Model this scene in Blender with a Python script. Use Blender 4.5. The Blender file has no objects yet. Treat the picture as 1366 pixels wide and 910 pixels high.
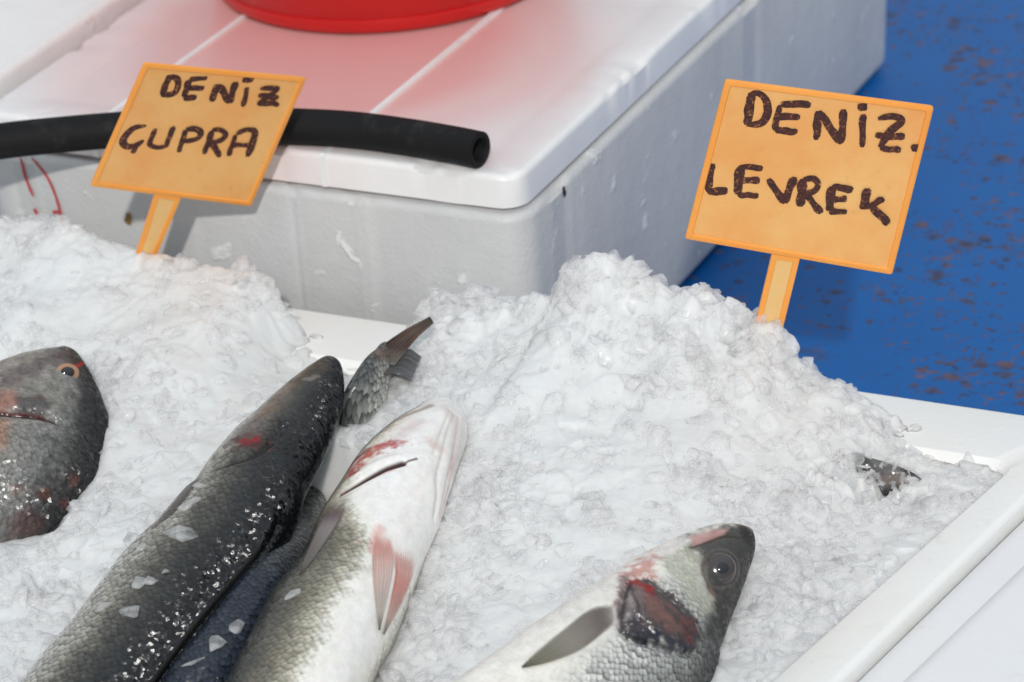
import bpy, bmesh, math, random
import numpy as np
from mathutils import Vector, Matrix
from mathutils.bvhtree import BVHTree

random.seed(7)
RNG = np.random.default_rng(11)
S = bpy.context.scene
COL = S.collection

# ------------------------------------------------------------------ camera
PITCH, ROLL, PSI = math.radians(26.34), math.radians(4.36), math.radians(26.87)
FPX, CX, CY = 4500.0, 683.0, 455.0
CAM = np.array([0.99632, -1.99445, 1.19873])
_f = np.array([-math.sin(PSI) * math.cos(PITCH), math.cos(PSI) * math.cos(PITCH), -math.sin(PITCH)])
_r = np.array([math.cos(PSI), math.sin(PSI), 0.0])
_d = np.cross(_f, _r)
RIGHT = math.cos(ROLL) * _r + math.sin(ROLL) * _d
DOWN = -math.sin(ROLL) * _r + math.cos(ROLL) * _d
FWD = _f
cam_data = bpy.data.cameras.new("camera")
cam = bpy.data.objects.new("camera", cam_data)
COL.objects.link(cam)
m = Matrix.Identity(4)
for i in range(3):
    m[i][0], m[i][1], m[i][2], m[i][3] = RIGHT[i], -DOWN[i], -FWD[i], CAM[i]
cam.matrix_world = m
cam_data.sensor_width = 36.0
cam_data.lens = FPX / 1366.0 * 36.0
cam_data.clip_start, cam_data.clip_end = 0.05, 60.0
cam_data.dof.use_dof = True
cam_data.dof.focus_distance = 2.17
cam_data.dof.aperture_fstop = 10.0
S.camera = cam

# ------------------------------------------------------------------ light
SUN_EL = math.radians(33.0)
SUN_AZ_OFF = math.radians(-1.0)          # a little beside the camera
world = bpy.data.worlds.new("World")
S.world = world
world.use_nodes = True
wn = world.node_tree.nodes
sky = wn.new("ShaderNodeTexSky")
sky.sky_type = "NISHITA"
sky.sun_disc = False
sky.sun_elevation = SUN_EL
_a = PSI + SUN_AZ_OFF
SUN_DIR = np.array([math.sin(_a) * math.cos(SUN_EL), -math.cos(_a) * math.cos(SUN_EL), math.sin(SUN_EL)])
sky.sun_rotation = math.atan2(SUN_DIR[0], SUN_DIR[1])
sky.dust_density = 0.6
# overcast brightness: the zenith three times as bright as the horizon
WL = world.node_tree.links.new
wco = wn.new("ShaderNodeTexCoord"); wsep = wn.new("ShaderNodeSeparateXYZ")
WL(wco.outputs["Generated"], wsep.inputs[0])
wrm = wn.new("ShaderNodeValToRGB")
wrm.color_ramp.elements[0].position = 0.0; wrm.color_ramp.elements[0].color = (0.30, 0.32, 0.34, 1)
wrm.color_ramp.elements[1].position = 1.0; wrm.color_ramp.elements[1].color = (0.90, 0.98, 1.03, 1)
WL(wsep.outputs[2], wrm.inputs[0])
wmul = wn.new("ShaderNodeVectorMath"); wmul.operation = "SCALE"; wmul.inputs["Scale"].default_value = 6.6
WL(wrm.outputs[0], wmul.inputs[0])
wmix = wn.new("ShaderNodeMix"); wmix.data_type = "RGBA"; wmix.inputs[0].default_value = 0.86
WL(sky.outputs[0], wmix.inputs[6]); WL(wmul.outputs[0], wmix.inputs[7])
bg = wn["Background"]
bg.inputs["Strength"].default_value = 0.125
WL(wmix.outputs[2], bg.inputs[0])
sun_data = bpy.data.lights.new("sun", "SUN")
sun_data.energy = 1.6
sun_data.angle = math.radians(1.6)
sun_data.color = (1.0, 0.97, 0.93)
sun = bpy.data.objects.new("sun", sun_data)
COL.objects.link(sun)
sun.rotation_euler = Vector(SUN_DIR).to_track_quat("Z", "Y").to_euler()
sun.location = Vector(SUN_DIR) * 5
S.view_settings.view_transform = "Standard"
S.view_settings.look = "None"
S.view_settings.gamma = 1.0
S.view_settings.exposure = 0.12
S.cycles.use_denoising = True
S.cycles.max_bounces = 12
S.cycles.transparent_max_bounces = 12
S.cycles.caustics_reflective = False
S.cycles.caustics_refractive = False


# ------------------------------------------------------------------ helpers
def ray(px, py):
    v = RIGHT * ((px - CX) / FPX) + DOWN * ((py - CY) / FPX) + FWD
    return v


def at(px, py, z):
    v = ray(px, py)
    return CAM + v * ((z - CAM[2]) / v[2])


def on_plane(px, py, p, n):
    v = ray(px, py)
    n = np.asarray(n, float)
    return CAM + v * (((np.asarray(p) - CAM) @ n) / (v @ n))


def project(P):
    q = np.asarray(P) - CAM
    w = q @ FWD
    return CX + FPX * (q @ RIGHT) / w, CY + FPX * (q @ DOWN) / w


def unit(v):
    v = np.asarray(v, float)
    return v / np.linalg.norm(v)


def smooth01(x, a, b):
    t = np.clip((x - a) / (b - a), 0, 1)
    return t * t * (3 - 2 * t)


def tag(o, label=None, cat=None, group=None, kind=None):
    if label: o["label"] = label
    if cat: o["category"] = cat
    if group: o["group"] = group
    if kind: o["kind"] = kind
    return o


def empty(name, loc=(0, 0, 0)):
    o = bpy.data.objects.new(name, None)
    o.empty_display_size = 0.02
    o.location = loc
    COL.objects.link(o)
    return o


def adopt(o, parent):
    o.parent = parent
    o.matrix_parent_inverse = Matrix.Translation(-Vector(parent.location)) if parent.type == "EMPTY" else Matrix.Identity(4)
    return o


def mesh_obj(name, verts, faces, mat=None, parent=None, smooth=True, sharp=None):
    me = bpy.data.meshes.new(name)
    me.from_pydata([tuple(map(float, v)) for v in verts], [], faces)
    return _finish(name, me, mat, parent, smooth, sharp)


def mesh_fast(name, V, Q, mat=None, parent=None, smooth=True, nper=4):
    """V (n,3) floats, Q (m,nper) ints"""
    me = bpy.data.meshes.new(name)
    V = np.ascontiguousarray(V, np.float32); Q = np.ascontiguousarray(Q, np.int32)
    me.vertices.add(len(V)); me.vertices.foreach_set("co", V.ravel())
    me.loops.add(Q.size); me.loops.foreach_set("vertex_index", Q.ravel())
    me.polygons.add(len(Q))
    me.polygons.foreach_set("loop_start", np.arange(0, Q.size, nper, dtype=np.int32))
    me.update(calc_edges=True)
    return _finish(name, me, mat, parent, smooth, None)


def _finish(name, me, mat, parent, smooth, sharp):
    if smooth:
        me.polygons.foreach_set("use_smooth", [True] * len(me.polygons))
        if sharp: me.set_sharp_from_angle(angle=math.radians(sharp))
    o = bpy.data.objects.new(name, me)
    COL.objects.link(o)
    if mat: me.materials.append(mat)
    if parent: adopt(o, parent)
    return o


def color_attr(me, name, C):
    a = me.color_attributes.new(name, "FLOAT_COLOR", "POINT")
    C = np.asarray(C, np.float32)
    if C.shape[1] == 3: C = np.c_[C, np.ones(len(C), np.float32)]
    a.data.foreach_set("color", np.ascontiguousarray(C).ravel())


def vec_attr(me, name, V):
    a = me.attributes.new(name, "FLOAT_VECTOR", "POINT")
    a.data.foreach_set("vector", np.ascontiguousarray(V, np.float32).ravel())


def flt_attr(me, name, V):
    a = me.attributes.new(name, "FLOAT", "POINT")
    a.data.foreach_set("value", np.ascontiguousarray(V, np.float32).ravel())


def srgb(r, g, b):
    def f(c):
        c /= 255.0
        return c / 12.92 if c <= 0.04045 else ((c + 0.055) / 1.055) ** 2.4
    return (f(r), f(g), f(b))


# ---- value noise in numpy
def vnoise2(x, y, seed=0):
    r = np.random.default_rng(seed)
    T = r.random((256, 256))
    xi, yi = np.floor(x).astype(int), np.floor(y).astype(int)
    fx, fy = x - xi, y - yi
    fx, fy = fx * fx * (3 - 2 * fx), fy * fy * (3 - 2 * fy)
    a = T[xi % 256, yi % 256]; b = T[(xi + 1) % 256, yi % 256]
    c = T[xi % 256, (yi + 1) % 256]; d = T[(xi + 1) % 256, (yi + 1) % 256]
    return (a * (1 - fx) + b * fx) * (1 - fy) + (c * (1 - fx) + d * fx) * fy - 0.5


def fbm2(x, y, seed=0, oct=4):
    s, amp = 0, 1.0
    for k in range(oct):
        s = s + amp * vnoise2(x * 2 ** k + 13.1 * k, y * 2 ** k + 7.7 * k, seed + k)
        amp *= 0.5
    return s


# ---- materials
def new_mat(name):
    mt = bpy.data.materials.new(name)
    mt.use_nodes = True
    nt = mt.node_tree
    return mt, nt, nt.nodes["Principled BSDF"]


def nd(nt, typ, **kw):
    n = nt.nodes.new(typ)
    for k, v in kw.items():
        if k == "inp":
            for kk, vv in v.items(): n.inputs[kk].default_value = vv
        else: setattr(n, k, v)
    return n


def ramp(nt, fac, stops, interp="LINEAR"):
    n = nt.nodes.new("ShaderNodeValToRGB")
    n.color_ramp.interpolation = interp
    els = n.color_ramp.elements
    while len(els) < len(stops): els.new(0.5)
    for e, (p, c) in zip(els, stops):
        e.position = p
        e.color = (*c, 1) if len(c) == 3 else c
    nt.links.new(fac, n.inputs[0])
    return n.outputs[0]


def mixc(nt, fac, a, b, mode="MIX"):
    n = nt.nodes.new("ShaderNodeMix")
    n.data_type = "RGBA"; n.blend_type = mode
    for sock, val in ((n.inputs[0], fac), (n.inputs[6], a), (n.inputs[7], b)):
        if hasattr(val, "is_linked"): nt.links.new(val, sock)
        elif isinstance(val, (int, float)): sock.default_value = val
        else: sock.default_value = (*val, 1) if len(val) == 3 else val
    return n.outputs[2]


def math_n(nt, op, a, b=None, clamp=False):
    n = nt.nodes.new("ShaderNodeMath"); n.operation = op; n.use_clamp = clamp
    for k, v in enumerate((a, b)):
        if v is None: continue
        if hasattr(v, "is_linked"): nt.links.new(v, n.inputs[k])
        else: n.inputs[k].default_value = v
    return n.outputs[0]


def tex_noise(nt, vec, scale, detail=4, rough=0.55, dist=0.0):
    n = nd(nt, "ShaderNodeTexNoise", inp={"Scale": scale, "Detail": detail, "Roughness": rough, "Distortion": dist})
    if vec is not None: nt.links.new(vec, n.inputs["Vector"])
    return n.outputs[0]


def obj_coord(nt):
    return nd(nt, "ShaderNodeTexCoord").outputs["Object"]


def bump(nt, height, strength, dist, normal=None):
    b = nd(nt, "ShaderNodeBump", inp={"Strength": strength, "Distance": dist})
    nt.links.new(height, b.inputs["Height"])
    if normal is not None: nt.links.new(normal, b.inputs["Normal"])
    return b.outputs[0]


def foam_mat(name, base=(0.80, 0.80, 0.78), dirt=(0.50, 0.50, 0.50), dirt_amt=0.5, dent_glints=True, wet=0.0, sss=0.0, relief=1.0):
    mt, nt, bs = new_mat(name)
    L = nt.links.new
    co = obj_coord(nt)
    n1 = tex_noise(nt, co, 9, 6, 0.6)
    f1 = ramp(nt, n1, [(0.42, (0, 0, 0)), (0.72, (dirt_amt,) * 3)])
    c = mixc(nt, f1, base, dirt)
    n2 = tex_noise(nt, co, 55, 5, 0.65)
    f2 = ramp(nt, n2, [(0.60, (0, 0, 0)), (0.72, (0.35 * dirt_amt,) * 3)])
    c = mixc(nt, f2, c, (0.55, 0.50, 0.42))
    n3 = tex_noise(nt, co, 30, 5, 0.6, 0.3)
    f3 = ramp(nt, n3, [(0.62, (0, 0, 0)), (0.68, (0.7,) * 3)])
    if dent_glints: c = mixc(nt, f3, c, (0.88, 0.88, 0.87))  # highlights on dents and film wrinkles, painted in as paler flecks
    L(c, bs.inputs["Base Color"])
    v = nd(nt, "ShaderNodeTexVoronoi", inp={"Scale": 330.0})
    L(co, v.inputs["Vector"])
    b = bump(nt, v.outputs["Distance"], 0.28 * relief, 0.0008)
    b = bump(nt, tex_noise(nt, co, 45, 5, 0.65), 0.30 * relief, 0.003, b)
    if dent_glints: b = bump(nt, f3, 0.6, 0.0015, b)
    L(b, bs.inputs["Normal"])
    bs.inputs["Roughness"].default_value = 0.5
    if sss:
        bs.inputs["Subsurface Weight"].default_value = sss
        bs.inputs["Subsurface Radius"].default_value = (1, 1, 1)
        bs.inputs["Subsurface Scale"].default_value = 0.006
    bs.inputs["Coat Weight"].default_value = wet
    bs.inputs["Coat Roughness"].default_value = 0.15
    return mt


def rrect(x0, x1, y0, y1, r, n=8, side=0):
    pts = []
    for cx, cy, a0 in ((x1 - r, y1 - r, 0), (x0 + r, y1 - r, 90), (x0 + r, y0 + r, 180), (x1 - r, y0 + r, 270)):
        for k in range(n + 1):
            a = math.radians(a0 + 90 * k / n)
            pts.append((cx + r * math.cos(a), cy + r * math.sin(a)))
        if side:
            a = math.radians(a0 + 90); p = pts[-1]
            nx_, ny_ = {0: (x0 + r, y1), 90: (x0, y0 + r), 180: (x1 - r, y0), 270: (x1, y1 - r)}[a0]
            for k in range(1, side): pts.append((p[0] + (nx_ - p[0]) * k / side, p[1] + (ny_ - p[1]) * k / side))
    return pts


def worn(rings, cen, amt, top_from, seed):
    """bite small chips and dents out of the edges of a foam block (rings bottom to top)"""
    A = np.array(rings)
    n3 = lambda s, sd: fbm2(A[..., 0] * s + A[..., 2] * s * 0.7, A[..., 1] * s - A[..., 2] * s * 0.5, sd, 4)
    chip = smooth01(n3(24, seed), 0.22, 0.55) + 0.6 * smooth01(n3(70, seed + 5), 0.30, 0.6) + 0.10 * n3(40, seed + 9)
    w = np.array(top_from)[:, None]
    A[..., 2] -= amt * chip * w
    d = A[..., :2] - np.array(cen); d /= np.linalg.norm(d, axis=-1)[..., None]
    A[..., :2] -= d * (amt * chip * w)[..., None]
    return [[tuple(p) for p in r] for r in A]


def loft(rings, cap_bottom=True, cap_top=True):
    """rings: list of equally long closed loops of 3D points, bottom to top"""
    V = [p for r in rings for p in r]
    n = len(rings[0]); F = []
    for i in range(len(rings) - 1):
        for k in range(n):
            a, b = i * n + k, i * n + (k + 1) % n
            F.append((a, b, b + n, a + n))
    if cap_bottom: F.append(tuple(range(n - 1, -1, -1)))
    if cap_top: F.append(tuple(range((len(rings) - 1) * n, len(rings) * n)))
    return V, F


def bev_block(x0, x1, y0, y1, z0, z1, r, bt, bb, taper=0.0, n=8, side=0, wear=0.0):
    rings = []
    def ring(ins, z, tp): return [(x, y, z) for x, y in rrect(x0 + ins + tp, x1 - ins - tp, y0 + ins + tp, y1 - ins - tp, max(r - ins, 0.0015), n, side)]
    for k in range(5):
        a = math.radians(90 * k / 4)
        rings.append(ring(bb * (1 - math.sin(a)), z0 + bb * (1 - math.cos(a)), taper))
    for k in range(5):
        a = math.radians(90 * k / 4)
        rings.append(ring(bt * (1 - math.cos(a)), z1 - bt * (1 - math.sin(a)), 0))
    if wear: rings = worn(rings, ((x0 + x1) / 2, (y0 + y1) / 2), wear, [0, 0, 0, 0, 0, 0.35, 1, 1, 1, 0.8], 141)
    return loft(rings)


def tube(path, rad, n=20, caps=True):
    path = [Vector(p) for p in path]
    V, F = [], []
    for i, p in enumerate(path):
        t = (path[min(i + 1, len(path) - 1)] - path[max(i - 1, 0)]).normalized()
        u = t.cross(Vector((0, 0, 1))).normalized(); w = u.cross(t)
        for k in range(n):
            a = 2 * math.pi * k / n
            V.append(p + (u * math.cos(a) + w * math.sin(a)) * rad)
    for i in range(len(path) - 1):
        for k in range(n):
            a, b = i * n + k, i * n + (k + 1) % n
            F.append((a, a + n, b + n, b))
    if caps:
        F.append(tuple(range(n))); F.append(tuple(range(len(V) - 1, len(V) - n - 1, -1)))
    return V, F


def pchip(x, y, xq):
    x, y = np.asarray(x, float), np.asarray(y, float)
    h = np.diff(x); d = np.diff(y) / h
    mm = np.zeros_like(y)
    for i in range(1, len(x) - 1):
        if d[i - 1] * d[i] > 0:
            w1, w2 = 2 * h[i] + h[i - 1], h[i] + 2 * h[i - 1]
            mm[i] = (w1 + w2) / (w1 / d[i - 1] + w2 / d[i])
    mm[0], mm[-1] = d[0], d[-1]
    i = np.clip(np.searchsorted(x, xq) - 1, 0, len(x) - 2)
    t = (xq - x[i]) / h[i]
    return ((1 + 2 * t) * (1 - t) ** 2 * y[i] + t * (1 - t) ** 2 * h[i] * mm[i]
            + t * t * (3 - 2 * t) * y[i + 1] + t * t * (t - 1) * h[i] * mm[i + 1])


def catmull(pts, n):
    pts = [np.asarray(p, float) for p in pts]
    P = [2 * pts[0] - pts[1]] + pts + [2 * pts[-1] - pts[-2]]
    out = []
    segs = len(pts) - 1
    for q in np.linspace(0, segs, n):
        i = min(int(q), segs - 1); t = q - i
        a, b, c, d = P[i:i + 4]
        out.append(0.5 * ((2 * b) + (c - a) * t + (2 * a - 5 * b + 4 * c - d) * t * t + (3 * b - a - 3 * c + d) * t ** 3))
    return out


# ================================================================== SETTING
def table_mat():
    mt, nt, bs = new_mat("blue_painted_metal")
    L = nt.links.new
    co = obj_coord(nt)
    blue = mixc(nt, tex_noise(nt, co, 6, 4), srgb(0, 83, 154), srgb(4, 99, 172))
    # rust specks: sizes vary, more of them in some places than in others
    wob = nd(nt, "ShaderNodeVectorMath", operation="ADD")
    nz = nd(nt, "ShaderNodeTexNoise", inp={"Scale": 90.0, "Detail": 3.0}); L(co, nz.inputs["Vector"])
    sc = nd(nt, "ShaderNodeVectorMath", operation="SCALE"); sc.inputs["Scale"].default_value = 0.022
    L(nz.outputs["Color"], sc.inputs[0]); L(co, wob.inputs[0]); L(sc.outputs[0], wob.inputs[1])
    dens = tex_noise(nt, co, 7, 3)
    tot = None
    for s, thr in ((45.0, 0.46), (85.0, 0.55), (30.0, 0.28), (140.0, 0.6)):
        v = nd(nt, "ShaderNodeTexVoronoi", inp={"Scale": s, "Randomness": 1.0}); L(wob.outputs[0], v.inputs["Vector"])
        rnd = nd(nt, "ShaderNodeSeparateColor"); L(v.outputs["Color"], rnd.inputs[0])
        size = math_n(nt, "MULTIPLY", math_n(nt, "SUBTRACT", rnd.outputs[0], 0.35), thr)
        size = math_n(nt, "ADD", size, math_n(nt, "MULTIPLY", math_n(nt, "SUBTRACT", dens, 0.47), 1.1))
        spot = math_n(nt, "SUBTRACT", size, v.outputs["Distance"])
        spot = math_n(nt, "MULTIPLY", math_n(nt, "ADD", spot, 0.05), 6.0, True)
        tot = spot if tot is None else math_n(nt, "MAXIMUM", tot, spot)
    rust = ramp(nt, tex_noise(nt, co, 50, 4), [(0.3, srgb(50, 42, 34)), (0.5, srgb(92, 68, 40)), (0.7, srgb(138, 92, 42))])
    # one worn rusty patch beside the foam box
    vd = nd(nt, "ShaderNodeVectorMath", operation="DISTANCE"); vd.inputs[1].default_value = (0.05, 0.18, 0.0)
    L(wob.outputs[0], vd.inputs[0])
    pn = math_n(nt, "ADD", vd.outputs["Value"], math_n(nt, "MULTIPLY", math_n(nt, "SUBTRACT", tex_noise(nt, co, 30, 5), 0.5), 0.30))
    patch = ramp(nt, pn, [(0.05, (0.9,) * 3), (0.10, (0, 0, 0))])
    tot = math_n(nt, "MAXIMUM", tot, patch)
    tot = math_n(nt, "MULTIPLY", tot, 0.72)
    L(mixc(nt, tot, blue, rust), bs.inputs["Base Color"])
    bs.inputs["Specular IOR Level"].default_value = 0.25
    rr = nd(nt, "ShaderNodeMapRange", inp={"To Min": 0.42, "To Max": 0.8}); L(tot, rr.inputs["Value"]); L(rr.outputs[0], bs.inputs["Roughness"])
    b = bump(nt, tot, 0.3, 0.001)
    b = bump(nt, tex_noise(nt, co, 18, 3), 0.15, 0.003, b)
    L(b, bs.inputs["Normal"])
    return mt


V, F = bev_block(-1.6, 1.1, -1.0, 1.7, -0.04, 0.0, 0.02, 0.004, 0.004)
tbl = mesh_obj("counter_surface", V, F, table_mat(), sharp=30)
tag(tbl, "blue painted metal counter speckled with rust under the foam boxes", "counter", kind="structure")

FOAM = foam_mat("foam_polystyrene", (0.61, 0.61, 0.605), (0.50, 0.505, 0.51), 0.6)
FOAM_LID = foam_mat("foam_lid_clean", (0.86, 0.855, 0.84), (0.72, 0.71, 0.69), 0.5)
FOAM_TRAY = foam_mat("foam_tray_polystyrene", (0.90, 0.90, 0.885), (0.86, 0.84, 0.72), 0.5, dent_glints=False, wet=0.3, relief=0.5)


def lid_mat():
    mt, nt, bs = new_mat("foam_lid_wet")
    L = nt.links.new
    co = obj_coord(nt)
    sep = nd(nt, "ShaderNodeSeparateXYZ"); L(co, sep.inputs[0])
    n1 = tex_noise(nt, co, 10, 5, 0.6)
    # pinkish water plus the red bounce of the tub, painted as a fading tint
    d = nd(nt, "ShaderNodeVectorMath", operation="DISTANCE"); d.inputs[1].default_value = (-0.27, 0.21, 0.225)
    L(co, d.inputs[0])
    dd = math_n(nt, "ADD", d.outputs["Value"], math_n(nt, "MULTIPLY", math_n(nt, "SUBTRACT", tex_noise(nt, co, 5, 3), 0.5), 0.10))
    stain_or_glow = ramp(nt, dd, [(0.13, (0.85,) * 3), (0.185, (0.46,) * 3), (0.27, (0.0,) * 3)], "EASE")
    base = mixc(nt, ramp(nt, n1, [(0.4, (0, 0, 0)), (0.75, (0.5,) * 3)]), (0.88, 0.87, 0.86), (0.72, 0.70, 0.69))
    c = mixc(nt, stain_or_glow, base, (0.78, 0.40, 0.37))
    L(c, bs.inputs["Base Color"])
    v = nd(nt, "ShaderNodeTexVoronoi", inp={"Scale": 330.0}); L(co, v.inputs["Vector"])
    b = bump(nt, v.outputs["Distance"], 0.08, 0.0008)
    b = bump(nt, tex_noise(nt, co, 40, 3), 0.15, 0.002, b)
    L(b, bs.inputs["Normal"])
    bs.inputs["Roughness"].default_value = 0.45
    bs.inputs["Coat Weight"].default_value = 0.6
    bs.inputs["Coat Roughness"].default_value = 0.22
    return mt


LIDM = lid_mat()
# ---------------------------------------------------------------- closed foam box
LT = 0.225                                   # lid top
box = empty("foam_box", (-0.23, 0.40, 0))
tag(box, "closed white foam box with pinkish wet lid, red tub on top", "foam box")
V, F = bev_block(-0.467, 0.0055, -0.0055, 0.812, 0.003, 0.195, 0.024, 0.006, 0.010, taper=0.006, side=110, wear=0.0035)
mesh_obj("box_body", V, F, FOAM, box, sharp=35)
# lid: outer block with a shallow sunken panel
X0, X1, Y0, Y1 = -0.462, 0.0, 0.0, 0.806
def rr3(ins, z, r): return [(x, y, z) for x, y in rrect(X0 + ins, X1 - ins, Y0 + ins, Y1 - ins, r, 8, 110)]
rings = [rr3(0.008, 0.1945, 0.014), rr3(0.005, 0.1975, 0.016), rr3(0.0, 0.199, 0.019)]
for k in range(5):
    a = math.radians(22.5 * k)
    rings.append(rr3(0.005 * (1 - math.cos(a)), LT - 0.005 * (1 - math.sin(a)), 0.019 - 0.005 * (1 - math.cos(a))))
rings += [rr3(0.012, LT, 0.016), rr3(0.030, LT, 0.010), rr3(0.036, LT - 0.0012, 0.008), rr3(0.046, LT - 0.0018, 0.006)]
rings = worn(rings, (-0.23, 0.40), 0.0032, [0, 0, 0.3, 0.4, 0.8, 1, 1, 1, 0.3, 0.1, 0.1, 0.1], 151)
V, F = loft(rings)
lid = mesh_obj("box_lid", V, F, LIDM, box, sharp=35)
for a_, b_ in (((243, 88), (337, 6)), ((502, 148), (641, 29))):
    p, q = at(*a_, LT), at(*b_, LT)
    x = 0.5 * (p[0] + q[0]); w = 0.0022
    zb, zt = LT - 0.004, LT + 0.0004
    V = []
    for (y, z) in ((-0.0012, 0.199), (-0.0012, zt - 0.002), (0.001, zt), (0.80, zt)):
        V += [(x - w, y, z), (x + w, y, z)]
    for (y, z) in ((0.002, 0.199), (0.004, zb), (0.006, zb), (0.80, zb)):
        V += [(x - w, y, z), (x + w, y, z)]
    F = [(2 * i, 2 * i + 1, 2 * i + 3, 2 * i + 2) for i in range(3)]
    F += [(2 * i, 2 * i + 2, 2 * i + 10, 2 * i + 8) for i in range(3)] + [(2 * i + 1, 2 * i + 9, 2 * i + 11, 2 * i + 3) for i in range(3)]
    rb = mesh_obj("lid_rib", V, F, FOAM_LID, box, smooth=False)

# marks on the box: red pen scribble, stain, small hole
def plain_mat(name, c, rough=0.5, worn_c=None, **kw):
    mt, nt, bs = new_mat(name)
    co = obj_coord(nt)
    n = tex_noise(nt, co, 120, 4)
    c2 = tuple(min(1, x * 0.72) for x in c)
    cc = mixc(nt, n, c, c2)
    if worn_c: cc = mixc(nt, ramp(nt, tex_noise(nt, co, 34, 6, 0.7), [(0.56, (0, 0, 0)), (0.74, (0.8,) * 3)]), cc, worn_c)
    nt.links.new(cc, bs.inputs["Base Color"])
    bs.inputs["Roughness"].default_value = rough
    for k, v in kw.items(): bs.inputs[k].default_value = v
    nt.links.new(bump(nt, n, 0.15, 0.0006), bs.inputs["Normal"])
    return mt


def ribbon(pts, n, w, lift, jit=0.15, taper=True):
    """a drawn stroke lying on a surface: 3D points, surface normal, width"""
    P = catmull(pts, max(14, int(9 * len(pts)))) if len(pts) > 2 else [np.asarray(pts[0]) + (np.asarray(pts[1]) - np.asarray(pts[0])) * t for t in np.linspace(0, 1, 20)]
    V, F = [], []
    w = w * RNG.uniform(0.85, 1.12)
    kn = np.linspace(0, 1, 5); ra = RNG.uniform(-0.28, 0.28, 5); rb = RNG.uniform(-0.28, 0.28, 5)
    for i, p in enumerate(P):
        t = unit(P[min(i + 1, len(P) - 1)] - P[max(i - 1, 0)])
        s = np.cross(n, t)
        k = i / (len(P) - 1)
        e = min(1, 0.55 + 4 * min(k, 1 - k)) if taper else 1
        a = w * 0.5 * e * (1 + np.interp(k, kn, ra) + jit * 0.5 * (RNG.random() - 0.5))
        b = w * 0.5 * e * (1 + np.interp(k, kn, rb) + jit * 0.5 * (RNG.random() - 0.5))
        V += [p + s * a + n * lift, p - s * b + n * lift]
        if i: F.append((2 * i - 2, 2 * i - 1, 2 * i + 1, 2 * i))
    return V, F


def strokes(name, polys, n, w, mat, parent, lift=0.00015):
    V, F = [], []
    for i, (pts, ww) in enumerate(polys):
        v, f = ribbon(pts, n, ww or w, lift + 0.00004 * i)
        F += [tuple(k + len(V) for k in q) for q in f]; V += v
    return mesh_obj(name, V, F, mat, parent, smooth=False)


fr = lambda px, py: on_plane(px, py, (0, -0.0055, 0), (0, 1, 0))
nfront = np.array([0, -1.0, 0])
RED_PEN = plain_mat("red_pen", srgb(205, 70, 75), 0.5)
sc_ = [[(27, 210), (34, 235), (44, 262)], [(42, 210), (60, 232), (73, 258), (81, 284)], [(46, 278), (52, 292)], [(70, 283), (80, 284), (84, 300)]]
strokes("pen_scribble", [([fr(*p) for p in s], None) for s in sc_], nfront, 0.0030, RED_PEN, box)
strokes("stain_or_glow", [([fr(170, 284), fr(172, 300)], None), ([fr(166, 294), fr(175, 295)], None)], nfront, 0.004, plain_mat("brown_stain", srgb(150, 120, 60)), box)
rt = lambda px, py: on_plane(px, py, (0.0056, 0, 0), (1, 0, 0))
strokes("dark_speck", [([rt(751, 249), rt(754, 262)], None)], np.array([1.0, 0, 0]), 0.005, plain_mat("dark_grit", (0.03, 0.03, 0.03)), box)

# ---------------------------------------------------------------- second closed box, far left
p0, p1 = at(0, 116, LT), at(140, 6, LT)
lb = empty("foam_box", (-0.75, 0.40, 0))
tag(lb, "plain white foam box left of the box with the red tub", "foam box")
V, F = bev_block(-0.96, -0.4695, 0.012, 0.82, 0.003, 0.203, 0.024, 0.006, 0.010, taper=0.006)
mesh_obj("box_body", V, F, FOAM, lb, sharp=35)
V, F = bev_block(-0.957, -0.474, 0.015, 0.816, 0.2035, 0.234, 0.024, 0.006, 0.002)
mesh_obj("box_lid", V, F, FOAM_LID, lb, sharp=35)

# ---------------------------------------------------------------- fish tray (open foam box holding ice and fish)
RIM = 0.12
tray = empty("foam_tray", (0, -0.4, 0))
tag(tray, "open white foam tray heaped with crushed ice and fish", "foam tray")
ro0, ro1 = at(1366, 562, RIM), at(1115, 909, RIM)
ri0, ri1 = at(1322, 633, RIM), at(1016, 910, RIM)
def ext(a, b, y): return a[0] + (b[0] - a[0]) * (y - a[1]) / (b[1] - a[1])
yb, yf, xl = -0.046, -0.86, -0.60
xo = lambda y: ext(at(1366, 666, RIM), at(1115, 909, RIM), y)
xi_ = lambda y: ext(at(1309, 650, RIM), ri1, y)
def quad(x0, y1, y0, ins, z, inner):
    """rounded quadrilateral (slanting right side)"""
    f = xi_ if inner else xo
    q = [(f(y1) - ins, y1 - ins), (x0 + ins, y1 - ins), (x0 + ins, y0 + ins), (f(y0) - ins, y0 + ins)]
    r = 0.02
    out = []
    for i, p in enumerate(q):
        p = np.array(p); a = unit(np.array(q[i - 1]) - p); b = unit(np.array(q[(i + 1) % 4]) - p)
        for t in np.linspace(0, 1, 9):
            out.append((*( (1 - t) ** 2 * (p + a * r) + 2 * t * (1 - t) * p + t * t * (p + b * r)), z))
    return out
rings = [quad(xl, yb, yf, 0.012, 0.002, False), quad(xl, yb, yf, 0.010, 0.012, False)]
for k in range(5):
    a = math.radians(22.5 * k); e = 0.005
    rings.append(quad(xl, yb, yf, e * (1 - math.cos(a)), RIM - e * (1 - math.sin(a)), False))
yi1, yi0, xli = -0.112, yf + 0.05, xl + 0.05
for k in range(5):
    a = math.radians(22.5 * k); e = 0.004
    rings.append(quad(xli, yi1, yi0, -e * math.cos(a) + 0.0 + e * 0, RIM - 0.002 - e * (1 - math.cos(math.radians(90) - a)) * 0 - e * (1 - math.cos(a)), True))
rings.append(quad(xli, yi1, yi0, 0.014, 0.02, True))
V, F = loft(rings)
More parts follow.
